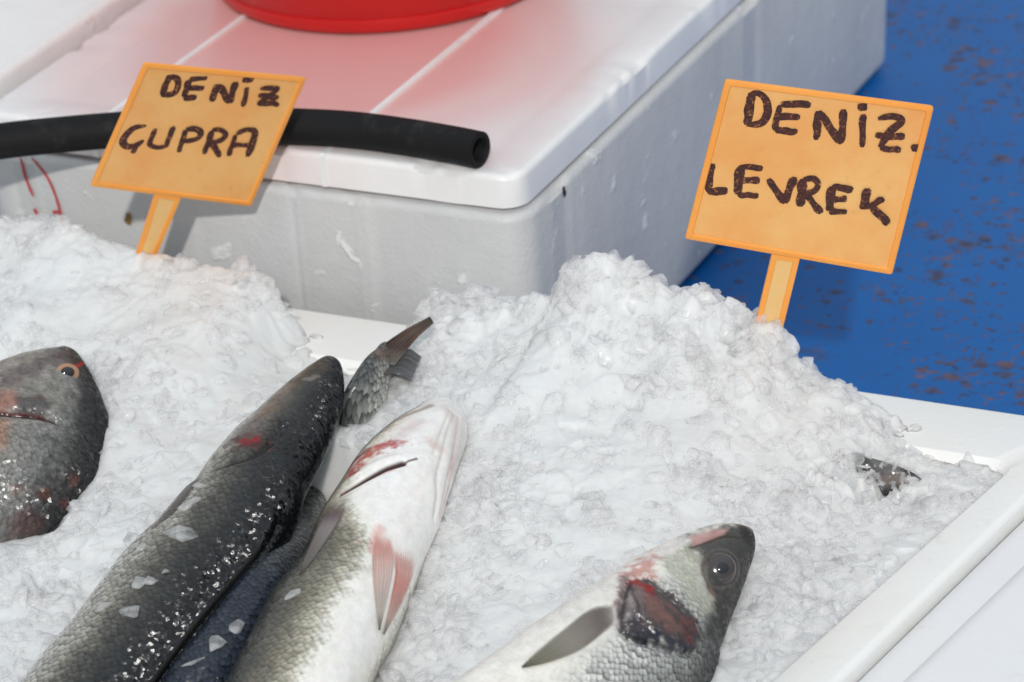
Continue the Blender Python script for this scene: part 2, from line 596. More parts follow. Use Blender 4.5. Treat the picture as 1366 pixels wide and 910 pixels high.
# soften the straight edges so that the rim looks cut from old foam
V = np.array(V)
V[:, 2] += 0.0025 * fbm2(V[:, 0] * 18 + 5, V[:, 1] * 18 + 9, 3) * (V[:, 2] > 0.09)
bmt = bmesh.new()
vs = [bmt.verts.new(v) for v in V]
for f in F: bmt.faces.new([vs[i] for i in f])
me = bpy.data.meshes.new("tray_body"); bmt.to_mesh(me); bmt.free()
_finish("tray_body", me, FOAM_TRAY, tray, True, 40)

# ---------------------------------------------------------------- neighbouring foam box at the right
nb = empty("foam_box", (0.70, -0.45, 0))
tag(nb, "white foam box with smooth pale lid right of the fish tray", "foam box")
FOAM_NEW = foam_mat("foam_clean", (0.90, 0.90, 0.91), (0.86, 0.87, 0.88), 0.5, dent_glints=False, wet=0.2, relief=0.2)
def quad2(ins, z, x1=0.98):
    q = [(x1 - ins, -0.10 - ins), (xo(-0.10) + 0.003 + ins, -0.10 - ins), (xo(-0.88) + 0.003 + ins, -0.88 + ins), (x1 - ins, -0.88 + ins)]
    r = 0.02; out = []
    for i, p in enumerate(q):
        p = np.array(p); a = unit(np.array(q[i - 1]) - p); b = unit(np.array(q[(i + 1) % 4]) - p)
        for t in np.linspace(0, 1, 9):
            out.append((*((1 - t) ** 2 * (p + a * r) + 2 * t * (1 - t) * p + t * t * (p + b * r)), z))
    return out
z1 = 0.1165
rings = [quad2(0.006, 0.002), quad2(0.0, 0.010)]
for k in range(5):
    a = math.radians(22.5 * k); e = 0.012
    rings.append(quad2(e * (1 - math.cos(a)), z1 - e * (1 - math.sin(a))))
V, F = loft(rings)
mesh_obj("box_body", V, F, FOAM_NEW, nb, sharp=40)
rings = []
for k in range(5):
    a = math.radians(22.5 * k); e = 0.010
    rings.append(quad2(0.030 + e * (1 - math.cos(a)), z1 - 0.001 + 0.008 * math.sin(a)))
V, F = loft(rings)
mesh_obj("box_lid", V, F, FOAM_NEW, nb, sharp=40)


# ================================================================== THINGS ON THE BOXES
# red tub
def plastic(name, c, rough=0.3, **kw):
    mt, nt, bs = new_mat(name)
    co = obj_coord(nt)
    n = tex_noise(nt, co, 14, 4)
    nt.links.new(mixc(nt, n, c, tuple(x * 0.8 for x in c)), bs.inputs["Base Color"])
    rr = nd(nt, "ShaderNodeMapRange", inp={"To Min": rough * 0.7, "To Max": rough * 1.4}); nt.links.new(tex_noise(nt, co, 60, 4), rr.inputs["Value"])
    nt.links.new(rr.outputs[0], bs.inputs["Roughness"])
    for k, v in kw.items(): bs.inputs[k].default_value = v
    return mt


TUBM = plastic("red_plastic", srgb(205, 28, 26), 0.35)
tc = at(518, -38, LT)
tub = empty("plastic_tub", (tc[0], tc[1], LT))
tag(tub, "round red plastic tub standing on the foam box lid", "tub")
def lathe(prof, c, n=72):
    V, F = [], []
    for r, z in prof:
        for k in range(n):
            a = 2 * math.pi * k / n
            V.append((c[0] + r * math.cos(a), c[1] + r * math.sin(a), c[2] + z))
    for i in range(len(prof) - 1):
        for k in range(n):
            a, b = i * n + k, i * n + (k + 1) % n
            F.append((a, b, b + n, a + n))
    return V, F
R0 = 0.146
prof = [(0.001, 0.004), (R0 - 0.016, 0.004), (R0 - 0.012, 0.0006), (R0 - 0.006, 0.0006), (R0 - 0.002, 0.003), (R0, 0.007), (R0 + 0.001, 0.013), (R0 - 0.0008, 0.0145), (R0 + 0.001, 0.016),
        (R0 + 0.010, 0.06), (R0 + 0.022, 0.12), (R0 + 0.030, 0.165), (R0 + 0.027, 0.166), (R0 + 0.018, 0.12), (R0 + 0.006, 0.06), (R0 - 0.006, 0.012), (0.001, 0.0085)]
V, F = lathe(prof, (tc[0], tc[1], LT - 0.0015))
mesh_obj("tub_body", V, F, TUBM, tub, sharp=50)
ringp = [(R0 + 0.0285 + 0.005 * math.cos(a) + 0.003, 0.163 + 0.006 * math.sin(a)) for a in np.linspace(0, 2 * math.pi, 13)]
V, F = lathe(ringp, (tc[0], tc[1], LT - 0.0015))
mesh_obj("tub_rim", V, F, TUBM, tub)

# black hose
RUB = plain_mat("black_rubber", (0.008, 0.008, 0.009), 0.7, (0.035, 0.034, 0.032), **{"Specular IOR Level": 0.25})
HR = 0.0136
hz = LT + HR + 0.0003
hp = [(-150, 208), (-60, 197), (20, 186), (90, 179), (150, 174), (230, 169), (320, 167), (400, 169), (470, 173), (540, 182), (600, 192), (640, 200)]
path = catmull([at(x, y, hz) for x, y in hp], 90)
hose = empty("rubber_hose", tuple(at(300, 167, LT)))
tag(hose, "thick black rubber hose lying across the foam box lid", "hose")
V, F = tube(path, HR, 28, caps=False)
n = 28; base = len(V) - n
axis = unit(path[-1] - path[-2])
c_end = path[-1]
V = [np.array(v) for v in V]
for rr_, dz in ((0.93, 0.0006), (0.70, 0.0004), (0.62, -0.002), (0.62, -0.03)):
    for k in range(n):
        V.append(c_end + (V[base + k] - c_end) * rr_ + axis * dz)
for j in range(4):
    o0, o1 = base + j * n, base + (j + 1) * n
    for k in range(n): F.append((o0 + k, o1 + k, o1 + (k + 1) % n, o0 + (k + 1) % n))
F.append(tuple(range(base + 4 * n, base + 5 * n)))
mesh_obj("hose_wall", V, F, RUB, hose, sharp=50)


# price signs
def sign_mat(name, c, c2, trans=0.0):
    mt, nt, bs = new_mat(name)
    co = obj_coord(nt)
    n = tex_noise(nt, co, 16, 6, 0.65)
    n2 = tex_noise(nt, co, 130, 5)
    c_ = mixc(nt, ramp(nt, n, [(0.35, (0, 0, 0)), (0.7, (1, 1, 1))]), c, c2)
    c_ = mixc(nt, ramp(nt, n2, [(0.62, (0, 0, 0)), (0.78, (0.35,) * 3)]), c_, srgb(196, 150, 96))
    nt.links.new(c_, bs.inputs["Base Color"])
    bs.inputs["Roughness"].default_value = 0.42
    bs.inputs["Subsurface Weight"].default_value = 0.25
    bs.inputs["Subsurface Scale"].default_value = 0.003
    nt.links.new(bump(nt, n2, 0.12, 0.0004), bs.inputs["Normal"])
    return mt


SIGN_FACE = sign_mat("sign_face", srgb(250, 190, 118), srgb(244, 164, 88))
SIGN_EDGE = sign_mat("sign_edge", srgb(253, 172, 80), srgb(250, 160, 64))
STAKE_FACE = sign_mat("stake_face", srgb(240, 200, 140), srgb(246, 186, 110))


def ink_mat():
    mt, nt, bs = new_mat("marker_ink")
    co = obj_coord(nt)
    n = tex_noise(nt, co, 420, 4, 0.65)
    f = ramp(nt, n, [(0.40, (0, 0, 0)), (0.72, (1, 1, 1))])
    nt.links.new(mixc(nt, f, srgb(48, 20, 20), srgb(112, 52, 36)), bs.inputs["Base Color"])
    bs.inputs["Roughness"].default_value = 0.6
    a = ramp(nt, n, [(0.54, (1, 1, 1)), (0.70, (0.15,) * 3)])
    nt.links.new(a, bs.inputs["Alpha"])
    return mt


INK = ink_mat()


def price_sign(label, corners, stake_top, stake_bot, foot, foot_y, az, el, letters, nw, lw, buried):
    P = on_plane(*foot, (0, foot_y, 0), (0, 1, 0))
    a, e = PSI + math.radians(az), math.radians(el)
    N = np.array([math.sin(a) * math.cos(e), -math.cos(a) * math.cos(e), math.sin(e)])
    pl = lambda px, py: on_plane(px, py, P, N)
    Q = [pl(*c) for c in corners]
    root = empty("price_sign", tuple(P))
    tag(root, label, "price sign", "orange price signs stuck in the ice")
    th = 0.0030
    cen = sum(Q) / 4
    def inset(qs, d):
        out = []
        k = len(qs)
        for i in range(k):
            u = unit(qs[i - 1] - qs[i]); v = unit(qs[(i + 1) % k] - qs[i])
            s = np.linalg.norm(np.cross(u, v))
            out.append(qs[i] + (u + v) * d / s)
        return out
    def rnd(qs, r, m=4):
        out = []
        k = len(qs)
        for i in range(k):
            p = qs[i]; u = unit(qs[i - 1] - p); v = unit(qs[(i + 1) % k] - p)
            for t in np.linspace(0, 1, m): out.append((1 - t) ** 2 * (p + u * r) + 2 * t * (1 - t) * p + t * t * (p + v * r))
        return out
    # face panel (sunken) and raised border frame as one moulded edge
    Qr = rnd(Q, 0.0022)
    q1 = rnd(inset(Q, 0.0008), 0.0022); q2 = rnd(inset(Q, 0.0036), 0.002); q3 = rnd(inset(Q, 0.0046), 0.002)
    rings = [[p - N * th for p in q1], [p - N * (th * 0.7) for p in Qr], [p - N * 0.0004 for p in Qr], [p + N * 0.0001 for p in q1], [p + N * 0.0001 for p in q2], [p - N * 0.0011 for p in q3]]
    n_ = len(Qr)
    V, F = loft(rings, cap_bottom=True, cap_top=False)
    mesh_obj("sign_border", V, F, SIGN_EDGE, root, sharp=40)
    pf = [p - N * 0.0010 for p in rnd(inset(Q, 0.0042), 0.002)]
    pb = [p - N * 0.0020 for p in rnd(inset(Q, 0.0042), 0.002)]
    V, F = loft([pb, pf])
    mesh_obj("sign_panel", V, F, SIGN_FACE, root, smooth=False)
    # stake: trough with raised edges
    tl, tr = pl(*stake_top[0]), pl(*stake_top[1])
    bl, br = pl(*stake_bot[0]), pl(*stake_bot[1])
    dl, dr = unit(bl - tl), unit(br - tr)
    bl2, br2 = bl + dl * buried, br + dr * buried
    mid = (bl2 + br2) / 2
    sq = [tl, tr, br2 * 0.75 + mid * 0.25, bl2 * 0.75 + mid * 0.25]
    off = N * -0.0006
    o0 = [p + off for p in sq]
    i1 = [p + off for p in inset(sq, 0.0035)]
    rings = [[p - N * 0.0022 for p in o0], o0, [p + (c - p) * 0 for p, c in zip(i1, i1)], [p - N * 0.0008 for p in inset(i1, 0.0006)]]
    V, F = loft(rings, cap_top=False)
    mesh_obj("stake", V, F, SIGN_EDGE, root, smooth=False)
    V, F = loft([[p - N * 0.0016 for p in inset(i1, 0.0003)], [p - N * 0.0007 for p in inset(i1, 0.0003)]])
    mesh_obj("stake_web", V, F, STAKE_FACE, root, smooth=False)
    for word in (letters[:nw], letters[nw:]):
        polys = [([pl(*q) - N * 0.0010 for q in s], None) for s in word]
        strokes("lettering", polys, N, lw, INK, root)
    return root


def cr(ox, oy, s, polys): return [[(ox + x / s, oy + y / s) for x, y in p] for p in polys]


LEV = cr(860, 60, 2.2747, [
    [(326, 152), (318, 200), (310, 245)], [(314, 156), (345, 150), (370, 172), (374, 208), (352, 240), (308, 246)],
    [(412, 184), (402, 225), (396, 262)], [(412, 182), (455, 180), (504, 187)], [(405, 220), (472, 222)], [(396, 260), (464, 266)],
    [(527, 202), (524, 245), (520, 290)], [(530, 202), (565, 255), (600, 300)], [(604, 197), (600, 250), (596, 300)],
    [(663, 212), (662, 260), (660, 312)], [(646, 190), (676, 187)],
    [(708, 226), (742, 220), (772, 224), (776, 238), (745, 265), (714, 312)], [(700, 274), (745, 280), (790, 278)], [(714, 312), (745, 318), (778, 320)],
    [(826, 302), (821, 325)],
    [(206, 362), (197, 405), (192, 448)], [(190, 446), (252, 446)],
    [(290, 372), (286, 415), (283, 456)], [(284, 374), (322, 372), (358, 380)], [(292, 415), (350, 412)], [(282, 456), (346, 460)],
    [(376, 408), (402, 448), (426, 482)], [(454, 402), (440, 440), (426, 482)],
    [(480, 408), (475, 450), (470, 492)], [(480, 410), (512, 408), (526, 424), (514, 446), (476, 456)], [(488, 455), (512, 482), (536, 512)],
    [(570, 430), (564, 470), (560, 505)], [(568, 432), (600, 434), (632, 442)], [(564, 470), (614, 470)], [(560, 506), (614, 508)],
    [(674, 436), (670, 468), (664, 500)], [(726, 466), (700, 480), (670, 494)], [(688, 490), (714, 515), (740, 546)]])
CUP = cr(0, 0, 2.528, [
    [(572, 256), (560, 290), (547, 325)], [(567, 260), (596, 266), (603, 288), (588, 318), (545, 326)],
    [(640, 272), (630, 300), (620, 330)], [(640, 270), (700, 266)], [(630, 300), (690, 298)], [(620, 332), (664, 332)],
    [(736, 286), (726, 315), (716, 345)], [(738, 288), (758, 318), (774, 350)], [(796, 278), (786, 312), (776, 350)],
    [(836, 296), (828, 328), (820, 362)], [(818, 272), (856, 270)],
    [(878, 302), (910, 298), (936, 302), (905, 328), (868, 352)], [(872, 322), (940, 332)], [(868, 352), (905, 350), (942, 356)],
    [(494, 428), (455, 434), (428, 456), (416, 482), (432, 498), (462, 492), (486, 476)], [(466, 486), (458, 502), (448, 520)],
    [(526, 436), (514, 464), (506, 490), (532, 500), (562, 496)], [(590, 428), (574, 462), (562, 500)],
    [(628, 440), (616, 476), (604, 516)], [(628, 438), (662, 436), (680, 450), (664, 470), (616, 480)],
    [(716, 442), (704, 480), (690, 522)], [(716, 440), (746, 440), (762, 456), (744, 476), (700, 484)], [(714, 484), (732, 508), (742, 532)],
    [(796, 456), (784, 490), (772, 528)], [(798, 452), (830, 440), (860, 446), (850, 490), (836, 530)], [(784, 490), (850, 492)]])
price_sign("orange price sign lettered DENIZ LEVREK in front of the blue counter",
           [(968, 107), (1246, 143), (1190, 367), (914, 319)], [(1030, 340), (1067, 346)], [(1010, 412), (1047, 442)], (1030, 440), -0.085, 0, -10, LEV, 15, 0.0056, 0.05)
price_sign("orange price sign lettered DENIZ GUPRA in front of the black hose",
           [(193, 85), (409, 105), (335, 276), (121, 249)], [(208, 259), (242, 265)], [(184, 330), (209, 347)], (198, 340), -0.085, 20, -20, CUP, 14, 0.0050, 0.05)


# ================================================================== ICE BASE SHAPE
CREST_X = [-.60, -.50, -.394, -.354, -.32, -.265, -.226, -.182, -.160, -.138, -.06, -.043, -.030, -.010, .012, .042, .064, .072, .096, .126, .156, .173, .211, .232, .243, .258, .275, .30, .32, .35, .42]
CREST_Z = [.180, .182, .181, .184, .180, .165, .166, .166, .148, .120, .116, .150, .168, .172, .171, .176, .182, .205, .215, .210, .189, .197, .184, .178, .161, .145, .147, .139, .125, .112, .108]
YC = -0.085


def ice_plane(x, y):
    b = 0.142 + (np.maximum(y, -0.62) + 0.19) * 0.140
    w = smooth01(x, 0.20, 0.37)
    right = 0.112 + 0.004 * smooth01(y, -0.3, -0.1)
    b = b * (1 - w) + np.minimum(right, np.maximum(b, right)) * w
    b = b - 0.024 * np.exp(-(((x + 0.085) / 0.055) ** 2 + ((y + 0.125) / 0.05) ** 2))
    return b


def ice_base(x, y):
    b = ice_plane(x, y)
    zc = np.interp(x, CREST_X, CREST_Z)
    bc = ice_plane(x, np.full_like(x, YC))
    d = np.maximum(YC - y, 0)
    k = np.exp(-(d / 0.085) ** 1.25)
    h = b + (zc - bc) * k
    back = np.maximum(y - YC, 0)
    h = np.where(y > YC, zc - back * 0.9 - 18 * back ** 2, h)
    return h


def zi(px, py, lift=0.0):
    z = 0.13
    for _ in range(25):
        p = at(px, py, z)
        z = 0.6 * z + 0.4 * (float(ice_plane(np.array(p[0]), np.array(p[1]))) + lift)
    return z
# ================================================================== FISH
def fish_mat(name, scale_mm=4.0, spec_rough=0.28, coat=0.6, grain=0.5, sss=0.1, jit=0.5, spec=0.35, mott=0.3, facet=400.0):
    mt, nt, bs = new_mat(name)
    L = nt.links.new
    at_ = nd(nt, "ShaderNodeAttribute", attribute_name="skin_coord")
    col = nd(nt, "ShaderNodeAttribute", attribute_name="skin_colour")
    msk = nd(nt, "ShaderNodeAttribute", attribute_name="scale_mask")
    wet = nd(nt, "ShaderNodeAttribute", attribute_name="gloss")
    mp = nd(nt, "ShaderNodeMapping"); mp.inputs["Scale"].default_value = (1000 / scale_mm, 1200 / scale_mm, 1); mp.inputs["Rotation"].default_value = (0, 0, math.radians(45))
    L(at_.outputs["Vector"], mp.inputs["Vector"])
    v = nd(nt, "ShaderNodeTexVoronoi", inp={"Scale": 1.0, "Randomness": jit}); v.voronoi_dimensions = "2D"
    L(mp.outputs[0], v.inputs["Vector"])
    df = nd(nt, "ShaderNodeVectorMath", operation="SUBTRACT"); L(mp.outputs[0], df.inputs[0]); L(v.outputs["Position"], df.inputs[1])
    sp = nd(nt, "ShaderNodeSeparateXYZ"); L(df.outputs[0], sp.inputs[0])
    # free edge of a scale lies towards the tail (+x)
    edge = math_n(nt, "ADD", math_n(nt, "MULTIPLY", math_n(nt, "ADD", sp.outputs[0], sp.outputs[1]), 0.62), math_n(nt, "MULTIPLY", v.outputs["Distance"], 0.55))
    dark = ramp(nt, math_n(nt, "ADD", edge, 0.35), [(0.05, (1.22,) * 3), (0.42, (1.05,) * 3), (0.70, (0.72,) * 3), (0.95, (0.40,) * 3)])
    rv = nd(nt, "ShaderNodeSeparateColor"); L(v.outputs["Color"], rv.inputs[0])
    var = nd(nt, "ShaderNodeMapRange", inp={"To Min": 0.72, "To Max": 1.30}); L(rv.outputs[0], var.inputs["Value"])
    scalecol = mixc(nt, 1.0, dark, var.outputs[0], "MULTIPLY")
    scalecol = mixc(nt, msk.outputs["Fac"], (1, 1, 1), scalecol)
    big = nd(nt, "ShaderNodeMapRange", inp={"From Min": 0.3, "From Max": 0.7, "To Min": 1 - mott, "To Max": 1 + mott})
    mp2 = nd(nt, "ShaderNodeMapping"); mp2.inputs["Scale"].default_value = (110, 150, 110)
    L(at_.outputs["Vector"], mp2.inputs["Vector"])
    L(tex_noise(nt, mp2.outputs[0], 1.0, 6, 0.65), big.inputs["Value"])
    c = mixc(nt, 1.0, col.outputs["Color"], scalecol, "MULTIPLY")
    c = mixc(nt, 1.0, c, big.outputs[0], "MULTIPLY")
    L(c, bs.inputs["Base Color"])
    # relief
    h = math_n(nt, "MULTIPLY", edge, msk.outputs["Fac"])
    b = bump(nt, h, 0.42, 0.0009)
    co = obj_coord(nt)
    fine = tex_noise(nt, co, 420, 2, 0.55)
    med = tex_noise(nt, co, 150, 3, 0.6)
    g = math_n(nt, "MULTIPLY", med, wet.outputs["Fac"])
    b = bump(nt, g, grain, 0.0005, b)
    # wet scales and slime: small facets, each tilted its own way
    sc = nd(nt, "ShaderNodeVectorMath", operation="SCALE"); sc.inputs["Scale"].default_value = facet; L(co, sc.inputs[0])
    fv = nd(nt, "ShaderNodeTexVoronoi", inp={"Scale": 1.0, "Randomness": 1.0}); L(sc.outputs[0], fv.inputs["Vector"])
    fd = nd(nt, "ShaderNodeVectorMath", operation="SUBTRACT"); L(sc.outputs[0], fd.inputs[0]); L(fv.outputs["Position"], fd.inputs[1])
    rc = nd(nt, "ShaderNodeVectorMath", operation="SUBTRACT"); L(fv.outputs["Color"], rc.inputs[0]); rc.inputs[1].default_value = (0.5, 0.5, 0.5)
    dt = nd(nt, "ShaderNodeVectorMath", operation="DOT_PRODUCT"); L(fd.outputs[0], dt.inputs[0])
    # the free edges of the scales slope down towards the tail
    sl = nd(nt, "ShaderNodeVectorMath", operation="SUBTRACT"); sl.inputs[1].default_value = (0.06, -0.72, -0.16); L(rc.outputs[0], sl.inputs[0])
    L(sl.outputs[0], dt.inputs[1])
    b = bump(nt, math_n(nt, "MULTIPLY", dt.outputs["Value"], wet.outputs["Fac"]), grain, 0.75 / facet, b)
    L(b, bs.inputs["Normal"])
    bs.inputs["Roughness"].default_value = spec_rough
    bs.inputs["Specular IOR Level"].default_value = spec
    bs.inputs["Coat Weight"].default_value = coat
    bs.inputs["Coat Roughness"].default_value = 0.10
    L(b, bs.inputs["Coat Normal"])
    bs.inputs["Subsurface Weight"].default_value = sss
    bs.inputs["Subsurface Scale"].default_value = 0.004
    return mt


def seg_dist(P, pts):
    """distance of points P to a 3D polyline"""
    best = np.full(len(P), 1e9)
    for a, b in zip(pts[:-1], pts[1:]):
        ab = b - a; L2 = ab @ ab + 1e-12
        t = np.clip(((P - a) @ ab) / L2, 0, 1)
        best = np.minimum(best, np.linalg.norm(P - a - t[:, None] * ab, axis=1))
    return best


class Fish:
    def __init__(self, st, lift, alpha, kappa, nS=420, nA=220, rev=False, z_end=None, expo=2.0, dens=None):
        """st: outline pairs along the body (snout first); alpha: how far the back is turned (deg); kappa: breadth / height"""
        C, W, T = [], [], []
        zs = [zi((a[0] + b[0]) / 2, (a[1] + b[1]) / 2, lift[i] if hasattr(lift, "__len__") else lift) for i, (a, b) in enumerate(st)]
        for (a, b), z in zip(st, zs):
            c = at((a[0] + b[0]) / 2, (a[1] + b[1]) / 2, z)
            C.append(c)
            dep = (c - CAM) @ FWD
            W.append(math.hypot(a[0] - b[0], a[1] - b[1]) / 2 * dep / FPX)
        C = np.array(C); W = np.array(W)
        arc = np.r_[0, np.cumsum(np.linalg.norm(np.diff(C, axis=0), axis=1))]
        q = np.linspace(0, 1, nS) ** 1.25 * arc[-1]
        if rev: q = np.linspace(0, 1, nS) * arc[-1]
        cen = np.stack([pchip(arc, C[:, k], q) for k in range(3)], 1)
        wid = np.maximum(pchip(arc, W, q), 0.0004)
        # round the snout end
        r0 = W[0] * 1.0
        tan = np.gradient(cen, axis=0); tan /= np.linalg.norm(tan, axis=1)[:, None]
        for _ in range(6): tan[1:-1] = (tan[:-2] + 2 * tan[1:-1] + tan[2:]) / 4
        tan /= np.linalg.norm(tan, axis=1)[:, None]
        if rev: tan = -tan
        fwd = -tan                                    # towards the snout
        tocam = CAM - cen
        Cp = tocam - (tocam * fwd).sum(1)[:, None] * fwd
        Cp /= np.linalg.norm(Cp, axis=1)[:, None]
        N = np.cross(fwd, Cp)                         # image right for a fish pointing up
        al = np.radians(alpha if np.isscalar(alpha) else np.interp(q / arc[-1], *alpha))
        al = np.broadcast_to(al, q.shape)
        D = np.cos(al)[:, None] * Cp + np.sin(al)[:, None] * N
        Lt = np.cross(D, fwd)                         # fish's own left/right side vector
        sgn = np.sign((Lt * Cp).sum(1))[:, None]; sgn[sgn == 0] = 1
        Lt = Lt * np.sign(np.median(sgn))
        kap = kappa if np.isscalar(kappa) else np.interp(q / arc[-1], *kappa)
        # image direction across the body
        ax = np.stack([tan @ RIGHT, tan @ DOWN], 1); ax /= np.linalg.norm(ax, axis=1)[:, None]
        across = (-ax[:, 1])[:, None] * RIGHT + ax[:, 0][:, None] * DOWN
        a = wid / np.sqrt((D * across).sum(1) ** 2 + (kap * (Lt * across).sum(1)) ** 2)
        b = a * kap
        th = np.linspace(0, 2 * np.pi, nA, endpoint=False)
        ct, snn = np.cos(th), np.sin(th)
        e = 2 / expo
        xx = np.sign(snn) * np.abs(snn) ** e; yy = np.sign(ct) * np.abs(ct) ** e
        xx = xx * (1 - 0.16 * np.clip(ct, 0, 1) ** 2)   # narrower towards the back
        V = cen[:, None] + Lt[:, None] * (b[:, None] * xx)[..., None] + D[:, None] * (a[:, None] * yy)[..., None]
        self.nS, self.nA = nS, nA
        self.th = np.degrees(th); self.q = q; self.len = arc[-1]
        self.cen, self.a, self.b, self.D, self.Lt, self.fwd = cen, a, b, D, Lt, fwd
        s2 = (self.len - q) if rev else q
        self.Sv = np.repeat(s2, nA)
        self.Th = np.tile(self.th, nS)                 # 0 back, 90 visible side, 180 belly
        ring = np.linalg.norm(np.roll(V, -1, 1) - V, axis=2)
        cum = np.cumsum(ring, 1) - ring
        off = (cum[:, nA // 4])[:, None]
        self.coord = np.stack([np.repeat(s2, nA), (cum - off).ravel() + 0.5, np.zeros(nS * nA)], 1)
        self.P = V.reshape(-1, 3).copy()
        i = np.arange(nS - 1)[:, None] * nA; k = np.arange(nA)[None]; k2 = (k + 1) % nA
        self.Q = np.stack([(i + k), (i + k2), (i + nA + k2), (i + nA + k)], -1).reshape(-1, 4)
        self.alpha_n = None
        self.col = np.zeros((nS * nA, 3)); self.mask = np.ones(nS * nA); self.gloss = np.ones(nS * nA)
        self._bvh()
        self.spine_xy = cen[:, :2]

    def normals(self):
        P = self.P.reshape(self.nS, self.nA, 3)
        du = np.gradient(P, axis=0); dv = np.roll(P, -1, 1) - np.roll(P, 1, 1)
        n = np.cross(du, dv); n /= np.linalg.norm(n, axis=2)[..., None] + 1e-12
        out = P - self.cen[:, None]
        if (n * out).sum() < 0: n = -n
        return n.reshape(-1, 3)

    def _bvh(self):
        self.bvh = BVHTree.FromPolygons([tuple(p) for p in self.P[:, :]], [tuple(q) for q in self.Q[::1].tolist()])

    def pick(self, px, py, lift=0.0):
        d = unit(ray(px, py))
        h = self.bvh.ray_cast(Vector(CAM), Vector(d))
        if h[0] is None:
            h = self.bvh.find_nearest(Vector(CAM + d * (((self.cen[self.nS // 3] - CAM) @ d))))
            # nearest point on the axis of sight
            t = ((self.P - CAM) @ d); off = np.linalg.norm(self.P - CAM - t[:, None] * d, axis=1)
            p = self.P[np.argmin(off)]
            return p + (-d) * lift
        return np.array(h[0]) - d * lift

    def line(self, pts, n=24):
        pp = catmull([np.array([x, y, 0.0]) for x, y in pts], n) if len(pts) > 2 else [np.array([*(np.array(pts[0]) * (1 - t) + np.array(pts[1]) * t), 0]) for t in np.linspace(0, 1, n)]
        return [self.pick(p[0], p[1]) for p in pp]

    def paint(self, pts, width, color, strength=1.0, soft=0.6, scl=None, gloss=None, noise=0.0, seed=1):
        """a patch or streak with its own shape on the skin, width in metres"""
        L3 = self.line(pts) if len(pts) > 1 else [self.pick(*pts[0])] * 2
        if len(pts) == 1: L3 = [L3[0], L3[0] + 1e-6]
        d = seg_dist(self.P, L3)
        if noise:
            d = d + noise * (fbm2(self.coord[:, 0] * 260, self.coord[:, 1] * 260, seed, 4) + 0.5 * fbm2(self.coord[:, 0] * 150, self.coord[:, 1] * 700, seed + 3, 2))
        k = strength * (1 - smooth01(d, width * (1 - soft), width))
        self.col += (np.array(color) - self.col) * k[:, None]
        if scl is not None: self.mask += (scl - self.mask) * k
        if gloss is not None: self.gloss += (gloss - self.gloss) * k

    def area(self, poly, color, strength=1.0, soft_px=3, scl=None, gloss=None, noise=0.0, seed=1):
        """fill a closed outline on the visible side (outline picked on the skin, then filled over it)"""
        px, py = project(self.P)
        vis = (self.nrm * (CAM - self.P)).sum(1) > 0
        inside = np.zeros(len(px), bool); dist = np.full(len(px), 1e9)
        n = len(poly)
        for i in range(n):
            (x0, y0), (x1, y1) = poly[i], poly[(i + 1) % n]
            cond = ((y0 > py) != (y1 > py)) & (px < (x1 - x0) * (py - y0) / (y1 - y0 + 1e-9) + x0)
            inside ^= cond
            L2 = (x1 - x0) ** 2 + (y1 - y0) ** 2 + 1e-9
            t = np.clip(((px - x0) * (x1 - x0) + (py - y0) * (y1 - y0)) / L2, 0, 1)
            dist = np.minimum(dist, np.hypot(px - x0 - t * (x1 - x0), py - y0 - t * (y1 - y0)))
        sd = np.where(inside, dist, -dist)
        if noise: sd = sd + noise * (1.2 * fbm2(self.coord[:, 0] * 200, self.coord[:, 1] * 200, seed, 5) + 0.5 * fbm2(self.coord[:, 0] * 900, self.coord[:, 1] * 900, seed + 3, 1))
        k = strength * smooth01(sd, -soft_px, soft_px) * vis
        self.col += (np.array(color) - self.col) * k[:, None]
        if scl is not None: self.mask += (scl - self.mask) * k
        if gloss is not None: self.gloss += (gloss - self.gloss) * k
        return k

    def groove(self, pts, width, depth):
        d = seg_dist(self.P, self.line(pts))
        self.P -= self.nrm * (depth * np.exp(-(d / width) ** 2))[:, None]

    def swell(self, pts, width, height):
        d = seg_dist(self.P, self.line(pts) if len(pts) > 1 else [self.pick(*pts[0]), self.pick(*pts[0]) + 1e-6])
        self.P += self.nrm * (height * np.exp(-(d / width) ** 2))[:, None]

    def ready(self):
        self.nrm = self.normals()

    def build(self, name, mat, parent):
        V = np.r_[self.P, [self.P[:self.nA].mean(0) , self.P[-self.nA:].mean(0)]]
        n = len(self.P)
        o = mesh_fast(name, V, self.Q, mat, None)
        me = o.data
        bm = bmesh.new(); bm.from_mesh(me); bm.verts.ensure_lookup_table()
        for k in range(self.nA):
            k2 = (k + 1) % self.nA
            bm.faces.new((bm.verts[k2], bm.verts[k], bm.verts[n]))
            bm.faces.new((bm.verts[n - self.nA + k], bm.verts[n - self.nA + k2], bm.verts[n + 1]))
        for f in bm.faces: f.smooth = True
        bmesh.ops.recalc_face_normals(bm, faces=bm.faces)
        bm.to_mesh(me); bm.free()
        ex = lambda A: np.concatenate([A, A[:1], A[-1:]])
        color_attr(me, "skin_colour", np.clip(ex(self.col), 0.002, 1))
        vec_attr(me, "skin_coord", ex(self.coord))
        flt_attr(me, "scale_mask", ex(self.mask)); flt_attr(me, "gloss", ex(self.gloss))
        adopt(o, parent)
        return o


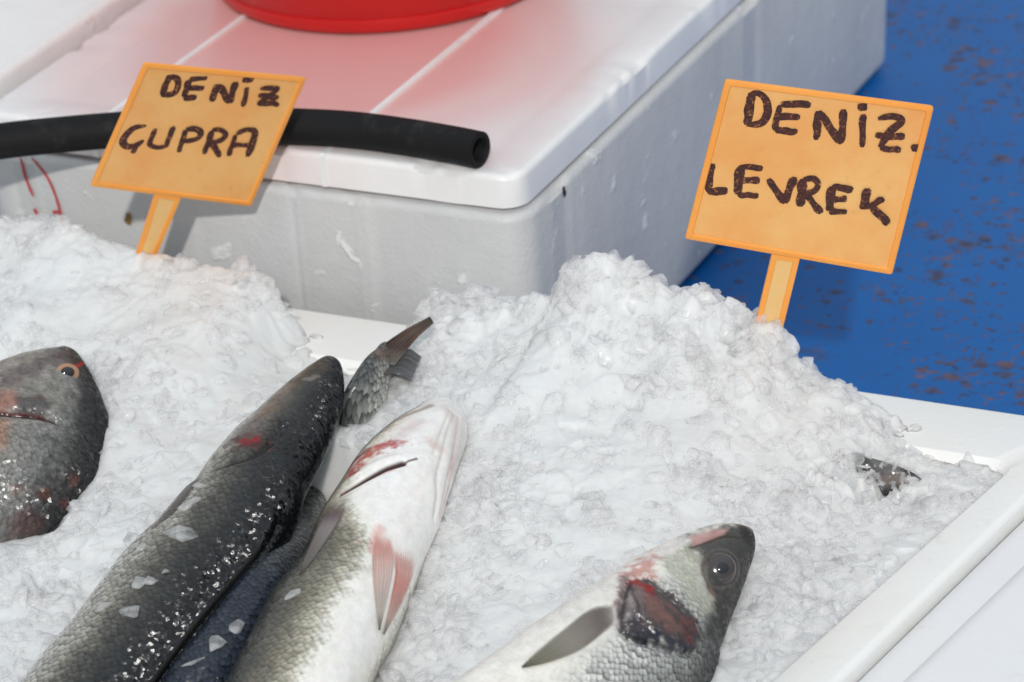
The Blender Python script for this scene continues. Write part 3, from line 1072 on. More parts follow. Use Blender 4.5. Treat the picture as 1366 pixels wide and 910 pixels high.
FIN_CACHE = {}
def fin_mat(name, clear=True):
    mt, nt, bs = new_mat(name)
    col = nd(nt, "ShaderNodeAttribute", attribute_name="skin_colour")
    co = nd(nt, "ShaderNodeAttribute", attribute_name="skin_coord")
    w = nd(nt, "ShaderNodeTexWave", inp={"Scale": 4.2, "Distortion": 1.6, "Detail": 2.0})
    w.bands_direction = "X"
    nt.links.new(co.outputs["Vector"], w.inputs["Vector"])
    c = mixc(nt, 1.0, col.outputs["Color"], ramp(nt, w.outputs[0], [(0.1, (0.80,) * 3), (0.8, (1.08,) * 3)]), "MULTIPLY")
    nt.links.new(c, bs.inputs["Base Color"])
    nt.links.new(bump(nt, w.outputs[0], 0.5, 0.0006), bs.inputs["Normal"])
    bs.inputs["Roughness"].default_value = 0.22
    sepf = nd(nt, "ShaderNodeSeparateXYZ"); nt.links.new(co.outputs["Vector"], sepf.inputs[0])
    al = ramp(nt, sepf.outputs[1], [(0.0, (0.0,) * 3), (0.32, (0.82,) * 3), (0.5, (0.8,) * 3), (0.85, (0.55,) * 3), (1.0, (0.3,) * 3)])
    al = math_n(nt, "MULTIPLY", al, ramp(nt, w.outputs[0], [(0.0, (0.88,) * 3), (0.6, (1.0,) * 3)]))
    side_ = math_n(nt, "MULTIPLY", math_n(nt, "MULTIPLY", sepf.outputs[0], math_n(nt, "SUBTRACT", 1.0, sepf.outputs[0])), 7.0, True)
    if clear: nt.links.new(math_n(nt, "MULTIPLY", al, math_n(nt, "ADD", 0.12, side_), True), bs.inputs["Alpha"])
    bs.inputs["Subsurface Weight"].default_value = 0.3
    bs.inputs["Subsurface Scale"].default_value = 0.003
    return mt


FINM = fin_mat("fish_fin")
FIN_SOLID = fin_mat("thick_fish_fin", False)


def fin(name, fish, parent, edge_a, edge_b, cols, lift=(0.0004, 0.0025), n=26, mm=26, label=None, z=None, thick=0.0006, frill=0.0003, mat=None):
    """fin membrane between its two side edges (each from the base to the tip), picked on the skin; cols: [(t, colour)] base to tip"""
    A = catmull([np.array([*p, 0.0]) for p in edge_a], mm); E = catmull([np.array([*p, 0.0]) for p in edge_b], mm)
    V, C, U = [], [], []
    for i in range(n):
        k = i / (n - 1)
        for j in range(mm):
            t = j / (mm - 1)
            p = A[j] * (1 - k) + E[j] * k
            lf = lift[0] + (lift[1] - lift[0]) * t + frill * math.sin(i * 2.1) * min(1, 3 * t)
            if z is None: q = fish.pick(p[0], p[1], lf)
            else: q = at(p[0], p[1], (z[0] * (1 - t) + z[1] * t) + 2 * frill * math.sin(i * 1.7) * t)
            V.append(q); U.append((k, t, 0))
            C.append([np.interp(t, [c[0] for c in cols], [c[1][q_] for c in cols]) for q_ in range(3)])
    Q = [(i * mm + j, i * mm + j + 1, (i + 1) * mm + j + 1, (i + 1) * mm + j) for i in range(n - 1) for j in range(mm - 1)]
    o = mesh_fast(name, np.array(V), np.array(Q), mat or FINM, None)
    color_attr(o.data, "skin_colour", np.array(C)); vec_attr(o.data, "skin_coord", np.array(U))
    md = o.modifiers.new("thickness", "SOLIDIFY"); md.thickness = thick; md.offset = 0.0
    adopt(o, parent)
    if label: o["label"] = label
    return o


def lerp_cols(x, stops):
    xs = [s[0] for s in stops]
    return np.stack([np.interp(x, xs, [s[1][k] for s in stops]) for k in range(3)], 1)


ALL_FISH = []
F_DARK = fish_mat("dark_fish_skin", 4.2, 0.25, 0.0, 1.0, 0.0, 0.62, 0.5, 0.35)
F_PALE = fish_mat("pale_fish_skin", 4.0, 0.22, 0.0, 0.45, 0.2, 0.55, 0.5, 0.10)
F_SILV = fish_mat("silver_fish_skin", 3.7, 0.24, 0.0, 0.8, 0.06, 0.7, 0.45, 0.14)
F_BREAM = fish_mat("bream_skin", 3.4, 0.25, 0.0, 0.9, 0.03, 0.8, 0.5, 0.5)


def eye_mats():
    out = []
    for nm, c, r in (("eye_pupil", (0.004, 0.004, 0.005), 0.05), ("eye_iris_dark", srgb(58, 50, 48), 0.15), ("eye_iris_tan", srgb(176, 130, 98), 0.2)):
        out.append(plastic(nm, c, r, **{"Coat Weight": 1.0, "Coat Roughness": 0.03}))
    return out


EYE_PUPIL, EYE_DARK, EYE_TAN = eye_mats()


def dome(name, c, nrm, up, r, hgt, mat, parent, sx=1.0, n=36, rings=8, ring_r=None):
    nrm = unit(nrm); u = unit(np.cross(up, nrm)); w = np.cross(nrm, u)
    V, F = [], []
    for i in range(rings + 1):
        a = math.radians(90 * i / rings)
        for k in range(n):
            t = 2 * math.pi * k / n
            V.append(c + (u * math.cos(t) * sx + w * math.sin(t)) * r * math.cos(a * 0.985) + nrm * (hgt * math.sin(a)))
    for i in range(rings):
        for k in range(n):
            F.append((i * n + k, i * n + (k + 1) % n, (i + 1) * n + (k + 1) % n, (i + 1) * n + k))
    F.append(tuple(range(rings * n, (rings + 1) * n)))
    return mesh_obj(name, V, F, mat, parent)


# ---------------------------------------------------------------- white bellied bass (belly up)
white = Fish([((596, 540), (607, 545)), ((578, 540), (614, 555)), ((560, 544), (619, 570)), ((536, 560), (619, 600)), ((506, 581), (609, 628)),
              ((474, 611), (597, 664)), ((448, 650), (584, 706)), ((426, 684), (567, 744)), ((397, 744), (545, 806)), ((352, 803), (516, 876)),
              ((304, 896), (470, 970)), ((275, 980), (415, 1050)), ((262, 1060), (365, 1120)), ((268, 1150), (325, 1180)), ((266, 1190), (310, 1212))],
             0.016, 206, ([0, .15, .4, .8, 1], [.95, .9, .9, .7, .4]), nS=520, nA=320)
white.ready()
th = white.Th.copy()
# angle measured from the belly, visible side positive
bel = np.where(th <= 180, 180 - th, 180 - th)
nz = 9 * fbm2(white.coord[:, 0] * 60, white.coord[:, 1] * 60, 21) + 10 * fbm2(white.coord[:, 0] * 400, white.coord[:, 1] * 400, 22, 2)
t = white.Sv
hd = smooth01(t, 0.13, 0.20)
lim = 34 * hd + 82 * (1 - hd)                            # where the dark flank begins
x = np.abs(bel) - lim + nz
white.col = lerp_cols(x, [(-30, (0.93, 0.91, 0.88)), (-6, (0.88, 0.86, 0.79)), (8, (0.46, 0.43, 0.34)), (24, (0.20, 0.18, 0.135)), (50, (0.08, 0.075, 0.06)), (75, (0.03, 0.03, 0.03))])
white.mask = 0.62 * smooth01(x, -14, 12) * hd
white.gloss = 0.25 + 0.4 * smooth01(x, 0, 30)
white.area([(560, 541), (600, 538), (622, 560), (623, 600), (608, 640), (600, 640), (598, 590), (604, 556), (585, 545)], (0.58, 0.52, 0.51), 0.6, 6)
white.paint([(470, 632), (480, 615), (505, 598), (528, 588)], 0.0105, (0.44, 0.05, 0.045), 0.9, 0.9, noise=0.008, seed=5)
white.paint([(455, 640), (470, 618), (490, 600)], 0.006, (0.20, 0.02, 0.02), 0.8, 0.8, noise=0.003, seed=6)
white.paint([(535, 580), (560, 562)], 0.008, (0.66, 0.52, 0.50), 0.5, 0.9)
white.paint([(447, 648), (470, 610), (520, 566), (575, 541)], 0.004, (0.30, 0.24, 0.22), 0.75, 0.9)
white.paint([(455, 657), (490, 640), (525, 625)], 0.0028, (0.62, 0.24, 0.22), 0.6, 0.8)
white.paint([(575, 590), (590, 597)], 0.007, (0.72, 0.48, 0.42), 0.5, 0.9, noise=0.003)
white.paint([(588, 690), (598, 650), (606, 610)], 0.0035, (0.66, 0.42, 0.40), 0.55, 0.9)
white.paint([(497, 735), (502, 716), (506, 705)], 0.006, (0.74, 0.36, 0.32), 0.6, 0.9, noise=0.002)
white.paint([(478, 722)], 0.003, (0.72, 0.42, 0.38), 0.6, 0.9)
slit = [(455, 658), (470, 649), (492, 636), (515, 624), (538, 617), (556, 612)]
white.paint(slit[:-1], 0.0030, (0.05, 0.012, 0.012), 1.0, 0.5)
white.paint(slit, 0.0013, (0.05, 0.012, 0.012), 0.9, 0.7)
white.groove(slit[:-1], 0.0028, 0.0026)
white.swell([(462, 644), (482, 630), (505, 617), (530, 610)], 0.004, 0.0012)
thr = [(606, 552), (597, 575), (590, 605), (583, 635), (584, 660), (580, 690)]
white.paint(thr, 0.0022, (0.52, 0.43, 0.38), 0.5, 0.9)
white.groove(thr, 0.0032, 0.0013)
jaw = [(560, 542), (580, 556), (594, 572), (600, 582)]
white.paint([(600, 546), (588, 575), (578, 603)], 0.002, (0.60, 0.54, 0.48), 0.5, 0.9)
white.paint([(612, 556), (606, 600), (597, 640), (588, 685)], 0.002, (0.56, 0.40, 0.37), 0.5, 0.9)
white.groove([(612, 556), (606, 600), (597, 640), (588, 685)], 0.0028, 0.0008)
white.groove([(600, 546), (588, 575), (578, 603)], 0.0026, 0.0006)
white._bvh(); white.ready()
wr = empty("sea_bass", tuple(white.cen[60]))
tag(wr, "white bellied sea bass lying belly up with blood red gill slit", "fish", "fish lying in the ice")
white.build("fish_body", F_PALE, wr)
fin("pectoral_fin", white, wr, [(441, 668), (426, 698), (411, 732), (399, 766)], [(465, 666), (458, 688), (440, 716), (420, 744), (400, 768)],
    [(0, srgb(112, 76, 82)), (0.18, srgb(124, 96, 100)), (0.4, srgb(160, 148, 146)), (1, srgb(130, 126, 118))], (0.0004, 0.0015))
fin("pelvic_fin", white, wr, [(499, 706), (496, 752), (500, 802), (505, 840)], [(522, 712), (526, 750), (518, 795), (507, 841)],
    [(0, srgb(240, 200, 192)), (0.15, srgb(240, 172, 162)), (0.45, srgb(238, 206, 196)), (0.8, srgb(214, 204, 194)), (1, srgb(150, 146, 140))], (0.0003, 0.003))
fin("pelvic_fin", white, wr, [(519, 722), (527, 760), (521, 800), (511, 845)], [(558, 736), (550, 770), (536, 806), (513, 847)],
    [(0, srgb(240, 222, 212)), (0.2, srgb(242, 190, 180)), (0.5, srgb(238, 156, 144)), (0.8, srgb(226, 190, 178)), (1, srgb(180, 170, 160))], (0.0003, 0.0026))
ALL_FISH.append((white, 1.0))

# ---------------------------------------------------------------- black backed bass
dark = Fish([((437, 480), (445, 482)), ((425, 482), (452, 490)), ((408, 492), (456, 512)), ((385, 508), (455, 544)), ((360, 529), (447, 578)),
             ((336, 552), (436, 606)), ((311, 573), (421, 638)), ((281, 606), (403, 676)), ((247, 650), (384, 730)), ((200, 706), (352, 772)),
             ((152, 752), (305, 832)), ((98, 823), (245, 906)), ((48, 882), (188, 968)), ((-15, 962), (112, 1045)), ((-65, 1050), (32, 1105)), ((-95, 1122), (-38, 1152))],
            0.020, 47, ([0, .15, .4, .8, 1], [.85, .8, .74, .6, .4]))
dark.ready()
th = np.where(dark.Th > 180, dark.Th - 360, dark.Th)
nz = 10 * fbm2(dark.coord[:, 0] * 70, dark.coord[:, 1] * 70, 31) + 8 * fbm2(dark.coord[:, 0] * 500, dark.coord[:, 1] * 500, 32, 2)
x = np.abs(th) + nz
dark.col = lerp_cols(x, [(0, (0.007, 0.008, 0.010)), (35, (0.010, 0.012, 0.015)), (62, (0.035, 0.038, 0.040)), (88, (0.11, 0.105, 0.088)), (112, (0.34, 0.32, 0.27)), (140, (0.60, 0.58, 0.54))])
dark.col *= (0.6 + 0.4 * smooth01(x, 70, 105))[:, None]
far = smooth01(-th, 5, 25)
dark.col += (np.array((0.006, 0.006, 0.006)) - dark.col) * (0.75 * far)[:, None]
hd = smooth01(dark.Sv, 0.075, 0.13)
dark.mask = np.clip(hd * (0.25 + 0.5 * smooth01(x, 25, 60)), 0, 1)
dark.gloss = 0.25 + 0.95 * np.exp(-((th - 36) / 34) ** 2) + 0.45 * (1 - smooth01(dark.Sv, 0.05, 0.12))
dark.area([(300, 588), (330, 560), (352, 538), (385, 508), (402, 500), (392, 520), (370, 548), (352, 575), (320, 600)], (0.15, 0.115, 0.105), 0.7, 12, scl=0, noise=6, seed=35)
dark.area([(385, 508), (420, 484), (440, 482), (436, 496), (408, 508), (392, 526)], (0.07, 0.055, 0.045), 0.7, 6, scl=0, noise=5)
dark.paint([(408, 506), (424, 502)], 0.004, (0.20, 0.18, 0.16), 0.7, 0.7, noise=0.002)
dark.paint([(374, 527), (392, 515)], 0.003, (0.16, 0.11, 0.06), 0.35, 0.8, noise=0.002)
dark.paint([(318, 590), (332, 592), (350, 592)], 0.0105, (0.075, 0.014, 0.014), 0.85, 0.95, scl=0, noise=0.009)
dark.paint([(326, 590), (338, 588)], 0.0046, (0.24, 0.012, 0.014), 0.85, 0.98, noise=0.007)
dark.paint([(282, 626), (310, 616), (338, 606), (360, 590)], 0.0028, (0.008, 0.007, 0.007), 0.95, 0.6, scl=0)
dark.groove([(282, 626), (310, 616), (338, 606), (360, 590), (378, 566)], 0.0032, 0.0032)
dark.swell([(300, 600), (330, 580), (356, 558)], 0.010, 0.0022)
dark.paint([(200, 706), (222, 690), (246, 660), (262, 640), (274, 628)], 0.0035, (0.46, 0.38, 0.32), 0.8, 0.8)
# folded back fin along the ridge
ridge = [(362, 690), (352, 714), (335, 738), (312, 765), (290, 790), (269, 815), (245, 845), (222, 876), (200, 905), (170, 950)]
dark.swell(ridge, 0.0035, 0.0028)
dark.paint(ridge, 0.0022, (0.085, 0.075, 0.070), 0.55, 0.9, scl=0, noise=0.0015)
dark.groove([(372, 700), (360, 724), (342, 748), (319, 775), (297, 800), (276, 825), (250, 858), (228, 888), (205, 920)], 0.0028, 0.0022)
dark._bvh(); dark.ready()
dr = empty("sea_bass", tuple(dark.cen[60]))
tag(dr, "black backed sea bass lying back up, ice bits on its flank", "fish", "fish lying in the ice")
dark.build("fish_body", F_DARK, dr)
fin("dorsal_fin", dark, dr, [(352, 714), (335, 739), (300, 781), (269, 816), (222, 878), (190, 922)], [(353, 715), (340, 744), (307, 788), (276, 823), (226, 886), (192, 926)],
    [(0, (0.03, 0.028, 0.027)), (1, (0.02, 0.019, 0.018))], (0.0002, 0.0004), n=10, mm=70, mat=FIN_SOLID)
fin("pectoral_fin", dark, dr, [(270, 624), (250, 644), (226, 676), (202, 704)], [(276, 628), (258, 652), (232, 684), (203, 707)],
    [(0, (0.10, 0.08, 0.07)), (1, (0.16, 0.13, 0.11))], (0.0004, 0.001), n=12)
ALL_FISH.append((dark, 1.0))

# ---------------------------------------------------------------- bass with open eye, lower right
silver = Fish([((995, 703), (1006, 713)), ((982, 701), (1008, 727)), ((964, 703), (1008, 742)), ((938, 708), (1002, 764)), ((910, 717), (992, 790)),
               ((880, 732), (983, 815)), ((850, 747), (973, 843)), ((815, 768), (962, 876)), ((780, 788), (947, 928)), ((735, 818), (918, 990)),
               ((675, 860), (868, 1055)), ((600, 912), (785, 1125)), ((520, 990), (680, 1180)), ((440, 1080), (555, 1215)), ((400, 1160), (450, 1230))],
              0.020, 99, ([0, .1, .3, .6, 1], [.55, .62, .60, .55, .3]), nS=560, nA=340)
silver.ready()
th = silver.Th
side = np.where(th <= 180, th, 360 - th)                # 0 back, 180 belly
nz = 8 * fbm2(silver.coord[:, 0] * 60, silver.coord[:, 1] * 60, 41) + 7 * fbm2(silver.coord[:, 0] * 420, silver.coord[:, 1] * 420, 42, 2)
x = side + nz
silver.col = lerp_cols(x, [(0, (0.012, 0.013, 0.013)), (34, (0.025, 0.026, 0.026)), (54, (0.10, 0.105, 0.10)), (78, (0.30, 0.305, 0.29)), (105, (0.55, 0.55, 0.52)), (128, (0.82, 0.79, 0.72)), (180, (0.86, 0.82, 0.76))])
hd = smooth01(silver.Sv, 0.085, 0.115)
silver.mask = hd * smooth01(-x, -125, -100)
silver.gloss = 0.3 + 0.5 * smooth01(-x, -90, -50)
P1 = silver.area
P1([(905, 720), (950, 702), (992, 699), (1012, 712), (1012, 745), (1000, 790), (985, 830), (960, 860), (938, 850), (948, 800), (938, 770), (930, 740), (912, 735)], (0.028, 0.026, 0.024), 0.93, 9, scl=0, noise=8, gloss=0.75)
P1([(878, 745), (915, 728), (932, 742), (938, 775), (950, 800), (950, 815), (935, 822), (915, 800), (895, 775), (880, 762)], (0.44, 0.44, 0.355), 0.8, 9, scl=0.3, noise=12, gloss=0.8)
P1([(845, 752), (905, 722), (955, 703), (940, 716), (915, 727), (882, 745), (868, 757)], (0.74, 0.70, 0.66), 0.9, 5, scl=0)
P1([(828, 768), (852, 748), (872, 744), (876, 768), (862, 774), (840, 778)], (0.54, 0.24, 0.21), 0.85, 9, scl=0, noise=14, gloss=0.7)
P1([(824, 775), (838, 768), (838, 800), (836, 838), (828, 842), (822, 805)], (0.34, 0.25, 0.24), 0.9, 6, scl=0, noise=6)
P1([(838, 775), (862, 772), (890, 790), (925, 822), (938, 850), (930, 866), (908, 864), (870, 855), (838, 852), (830, 842), (846, 815)], (0.032, 0.026, 0.030), 0.95, 5, scl=0, noise=8, gloss=1.4)
P1([(850, 790), (872, 796), (892, 812), (912, 834), (916, 850), (898, 850), (876, 836), (856, 818)], (0.24, 0.11, 0.09), 0.72, 12, scl=0, noise=16, gloss=1.2)
P1([(902, 830), (920, 836), (922, 858), (906, 858)], (0.13, 0.016, 0.016), 0.75, 12, noise=14)
P1([(838, 830), (862, 838), (900, 856), (925, 868), (905, 868), (860, 858), (832, 850)], (0.014, 0.018, 0.034), 0.92, 8, scl=0, noise=12, gloss=1.8)
P1([(828, 776), (852, 776), (858, 800), (858, 838), (834, 846), (826, 812)], (0.20, 0.15, 0.15), 0.8, 9, scl=0, noise=10)
P1([(834, 815), (848, 815), (856, 840), (838, 850)], (0.03, 0.03, 0.04), 0.85, 7, scl=0, noise=8)
silver.paint([(846, 777), (862, 783), (870, 794)], 0.0050, (0.28, 0.016, 0.016), 0.85, 0.98, noise=0.006)
silver.paint([(841, 778), (846, 800), (851, 824), (856, 836)], 0.0022, (0.03, 0.02, 0.02), 0.75, 0.95, noise=0.0015)
silver.paint([(866, 772), (888, 790), (908, 806), (930, 828), (940, 850)], 0.0022, (0.06, 0.045, 0.05), 0.9, 0.7)
silver.paint([(838, 780), (832, 812), (832, 838), (846, 850), (880, 860), (905, 868), (926, 866)], 0.0022, (0.02, 0.02, 0.025), 0.85, 0.95, noise=0.0015)
silver.groove([(836, 778), (829, 812), (830, 842), (846, 854), (880, 864), (905, 872), (930, 870)], 0.0022, 0.0030)
silver.groove([(866, 772), (888, 790), (908, 806), (930, 828), (942, 852)], 0.0020, 0.0018)
silver.swell([(848, 812), (870, 836), (905, 852)], 0.010, 0.0030)
silver.swell([(876, 755), (905, 790), (930, 812)], 0.008, 0.0020)
# jaw: pale pink upper edge, dark lips
P1([(919, 716), (948, 708), (972, 705), (966, 713), (944, 722), (926, 728)], (0.52, 0.30, 0.27), 0.85, 3, scl=0)
silver.paint([(924, 729), (945, 722), (968, 714), (990, 718)], 0.0014, (0.035, 0.03, 0.03), 0.8, 0.7)
silver.groove([(922, 729), (945, 722), (968, 714), (994, 717)], 0.0016, 0.0016)
P1([(978, 701), (996, 700), (1010, 716), (1010, 736), (996, 728), (988, 712)], (0.022, 0.020, 0.020), 0.9, 4, scl=0)
silver.swell([(962, 759)], 0.013, 0.0016)
silver.paint([(961 + 25 * math.cos(a_), 759 + 26 * math.sin(a_)) for a_ in np.linspace(0, 6.3, 14)], 0.0022, (0.13, 0.115, 0.10), 0.6, 0.95, noise=0.001)
silver.paint([(940, 742), (938, 762), (946, 785)], 0.0022, (0.10, 0.06, 0.05), 0.7, 0.8)
silver.paint([(945, 784), (952, 792)], 0.004, (0.14, 0.075, 0.05), 0.6, 0.8)
silver._bvh(); silver.ready()
sr = empty("sea_bass", tuple(silver.cen[60]))
tag(sr, "silver sea bass on its side with staring eye and dark bloody gill cover", "fish", "fish lying in the ice")
silver.build("fish_body", F_SILV, sr)
fin("pectoral_fin", silver, sr, [(826, 806), (790, 811), (748, 842), (712, 872), (696, 889)], [(830, 824), (804, 846), (772, 869), (733, 884), (697, 891)],
    [(0, srgb(92, 76, 76)), (0.2, srgb(124, 110, 106)), (0.5, srgb(156, 150, 138)), (0.8, srgb(140, 138, 120)), (1, srgb(112, 110, 94))], (0.0004, 0.0018), n=30)
ec = silver.pick(961, 759); en = unit(unit(CAM - ec) + 0.25 * RIGHT - 0.1 * DOWN)
eye = dome("eye", ec + en * 0.0006, en, DOWN, 0.0098, 0.0042, EYE_DARK, sr)
dome("pupil", ec + en * 0.0034 + RIGHT * 0.0003, en, DOWN, 0.0048, 0.0017, EYE_PUPIL, eye)
ALL_FISH.append((silver, 1.0))

# ---------------------------------------------------------------- sea bream at the left
bream = Fish([((78, 465), (92, 464)), ((62, 472), (106, 474)), ((36, 484), (122, 491)), ((6, 498), (136, 513)), ((-24, 514), (146, 540)),
              ((-50, 538), (149, 570)), ((-78, 574), (141, 606)), ((-104, 616), (123, 648)), ((-130, 662), (96, 684)), ((-146, 712), (62, 716)),
              ((-156, 760), (18, 752)), ((-168, 820), (-45, 802)), ((-172, 870), (-98, 852)), ((-186, 920), (-142, 910))],
             [.018] * 8 + [.010, -.012, -.04, -.07, -.09, -.10], 84, ([0, .2, .5, 1], [.55, .48, .42, .25]))
bream.ready()
th = bream.Th
side = np.where(th <= 180, th, 360 - th)
nz = 12 * fbm2(bream.coord[:, 0] * 60, bream.coord[:, 1] * 60, 51) + 10 * fbm2(bream.coord[:, 0] * 420, bream.coord[:, 1] * 420, 52, 2)
x = side + nz
bream.col = 0.8 * lerp_cols(x, [(0, (0.010, 0.010, 0.012)), (30, (0.016, 0.016, 0.018)), (54, (0.045, 0.044, 0.042)), (78, (0.26, 0.26, 0.245)), (120, (0.34, 0.30, 0.26)), (180, (0.45, 0.40, 0.36))])
hd = smooth01(bream.Sv, 0.055, 0.075)
bream.mask = hd * 0.5
bream.gloss = 0.7 + 0.6 * np.exp(-((side - 35) / 25) ** 2)
B1 = bream.area
B1([(55, 478), (85, 462), (110, 476), (135, 505), (150, 545), (146, 580), (125, 565), (112, 530), (104, 500), (88, 484)], (0.014, 0.013, 0.015), 0.92, 10, scl=0, noise=7)
B1([(0, 500), (60, 474), (85, 466), (92, 484), (60, 492), (20, 515), (0, 520)], (0.12, 0.09, 0.09), 0.8, 7, scl=0, noise=5)
B1([(30, 505), (75, 500), (100, 520), (100, 545), (60, 545), (35, 530)], (0.22, 0.21, 0.18), 0.6, 8, scl=0, noise=7)
B1([(-20, 522), (18, 520), (30, 538), (10, 548), (-20, 552)], (0.34, 0.16, 0.12), 0.85, 6, scl=0, noise=5)
B1([(18, 528), (55, 528), (70, 540), (60, 552), (25, 552)], (0.06, 0.055, 0.055), 0.8, 6, scl=0, noise=5)
B1([(-20, 558), (12, 560), (10, 590), (-20, 620)], (0.38, 0.19, 0.11), 0.75, 10, noise=8)
B1([(5, 690), (40, 680), (60, 700), (45, 730), (10, 722)], (0.10, 0.045, 0.04), 0.6, 12, noise=18)
for (px_, py_, w_) in ((52, 531, 0.003), (78, 490, 0.0), (96, 638, 0.004), (60, 660, 0.004), (25, 655, 0.004), (85, 670, 0.003), (110, 490, 0.002)):
    if w_: bream.paint([(px_, py_)], w_ * 1.6, (0.16, 0.05, 0.035), 0.5, 0.95, noise=0.006)
cut = [(-12, 549), (10, 551), (35, 553), (58, 556), (76, 562)]
bream.paint(cut[:-1], 0.0030, (0.10, 0.006, 0.006), 1.0, 0.6, scl=0)
bream.paint(cut, 0.0016, (0.03, 0.012, 0.012), 0.9, 0.6, scl=0)
bream.groove(cut, 0.0030, 0.0034)
bream.swell([(0, 536), (40, 538), (70, 545)], 0.008, 0.0022)
bream.swell([(90, 497)], 0.009, 0.0015)
bream.paint([(98, 490), (112, 484)], 0.0022, (0.34, 0.012, 0.012), 0.9, 0.7, noise=0.001)
bream.groove([(120, 655), (100, 680), (75, 708), (52, 726)], 0.0022, 0.0018)
bream._bvh(); bream.ready()
br = empty("sea_bream", tuple(bream.cen[80]))
tag(br, "dark grey sea bream with pale ringed eye at the left edge", "fish", "fish lying in the ice")
bream.build("fish_body", F_BREAM, br)
fin("dorsal_fin", bream, br, [(143, 596), (128, 640), (100, 676), (72, 704), (40, 728)], [(144, 600), (131, 650), (105, 687), (76, 715), (40, 740)],
    [(0, (0.05, 0.035, 0.035)), (1, (0.03, 0.026, 0.028))], (0.0, 0.0004), n=10, mm=60, mat=FIN_SOLID)
ec = bream.pick(90, 497); en = unit(unit(CAM - ec) + 0.15 * RIGHT - 0.15 * DOWN)
eye = dome("eye", ec - en * 0.0012, en, DOWN, 0.0066, 0.0024, EYE_TAN, br, sx=1.25)
dome("pupil", ec + en * 0.0006, en, DOWN, 0.0040, 0.0019, EYE_PUPIL, eye, sx=1.25)
ALL_FISH.append((bream, 1.0))

# ---------------------------------------------------------------- bass lying under the others, tail up
under = Fish([((510, 474), (522, 482)), ((499, 474), (527, 489)), ((488, 483), (523, 503)), ((470, 505), (516, 530)), ((456, 532), (509, 556)),
              ((440, 575), (500, 602)), ((410, 640), (480, 672)), ((362, 712), (448, 752)), ((298, 796), (404, 852)),
              ((232, 880), (352, 945)), ((185, 960), (290, 1010)), ((190, 1010), (230, 1035))],
             [0.012, 0.015, 0.016, 0.012, 0.004, -0.040, -0.072, -0.060, -0.006, 0.002, 0.0, 0.0], 30, ([0, .2, .6, 1], [.45, .6, .7, .7]), rev=True)
under.ready()
th = np.where(under.Th > 180, under.Th - 360, under.Th)
nz = 10 * fbm2(under.coord[:, 0] * 60, under.coord[:, 1] * 60, 61)
x = np.abs(th) + nz
under.col = lerp_cols(x, [(0, (0.05, 0.055, 0.055)), (40, (0.11, 0.115, 0.11)), (80, (0.26, 0.26, 0.235)), (120, (0.48, 0.47, 0.44)), (180, (0.6, 0.58, 0.55))])
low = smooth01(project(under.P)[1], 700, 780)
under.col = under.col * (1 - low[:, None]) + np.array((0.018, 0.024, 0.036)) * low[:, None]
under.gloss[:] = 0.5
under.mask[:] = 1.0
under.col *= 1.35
under.paint([(503, 470), (530, 476)], 0.008, (0.16, 0.11, 0.08), 0.8, 0.8, scl=0.3, noise=0.003)
ur = empty("sea_bass", tuple(under.cen[60]))
tag(ur, "scaly grey sea bass lying underneath with its forked tail sticking up", "fish", "fish lying in the ice")
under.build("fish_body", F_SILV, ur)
zt0 = zi(512, 470, 0.020)
fin("tail_fin", under, ur, [(492, 482), (505, 466), (537, 443), (574, 423)], [(526, 488), (541, 468), (557, 449), (578, 430)],
    [(0, srgb(104, 102, 94)), (0.22, srgb(96, 84, 74)), (0.4, srgb(70, 54, 46)), (0.7, srgb(94, 76, 66)), (1, srgb(66, 56, 50))], n=24, mm=30, z=(zt0 + 0.000, zt0 + 0.020), thick=0.0012, mat=FIN_SOLID)
fin("tail_fin", under, ur, [(508, 500), (530, 500), (548, 508)], [(528, 474), (546, 466), (562, 476)],
    [(0, srgb(90, 82, 76)), (0.4, srgb(80, 80, 82)), (1, srgb(100, 102, 104))], n=20, mm=14, z=(zt0 + 0.000, zt0 - 0.006), thick=0.0010, mat=FIN_SOLID)
ALL_FISH.append((under, 0.9))

# ---------------------------------------------------------------- bass buried under the ice heap at the right
buried = Fish([((1236, 646), (1236, 656)), ((1222, 634), (1220, 660)), ((1192, 620), (1188, 662)), ((1150, 608), (1144, 662)), ((1100, 596), (1090, 656)), ((1030, 580), (1018, 645)),
               ((960, 572), (950, 630)), ((890, 572), (885, 612)), ((835, 578), (832, 600))], [-.009, -.009, -.009, -.009, -.022, -.04, -.05, -.05, -.05], -75, ([0, .3, 1], [.5, .55, .3]), nS=200, nA=100)
buried.ready()
buried.mask[:] = 0.1; buried.gloss[:] = 0.4
buried.col[:] = (0.10, 0.098, 0.095)
nz = fbm2(buried.coord[:, 0] * 90, buried.coord[:, 1] * 90, 71)
buried.col = buried.col * np.clip(1 + 1.8 * nz, 0.25, 3)[:, None]
buried.paint([(1150, 640), (1200, 640)], 0.006, (0.20, 0.16, 0.14), 0.8, 0.8, noise=0.004)
hr = empty("sea_bass", tuple(buried.cen[40]))
tag(hr, "grey fish buried in ice, only a dark strip showing near the tray corner", "fish", "fish lying in the ice")
buried.build("fish_body", F_SILV, hr)
ALL_FISH.append((buried, 0.0))

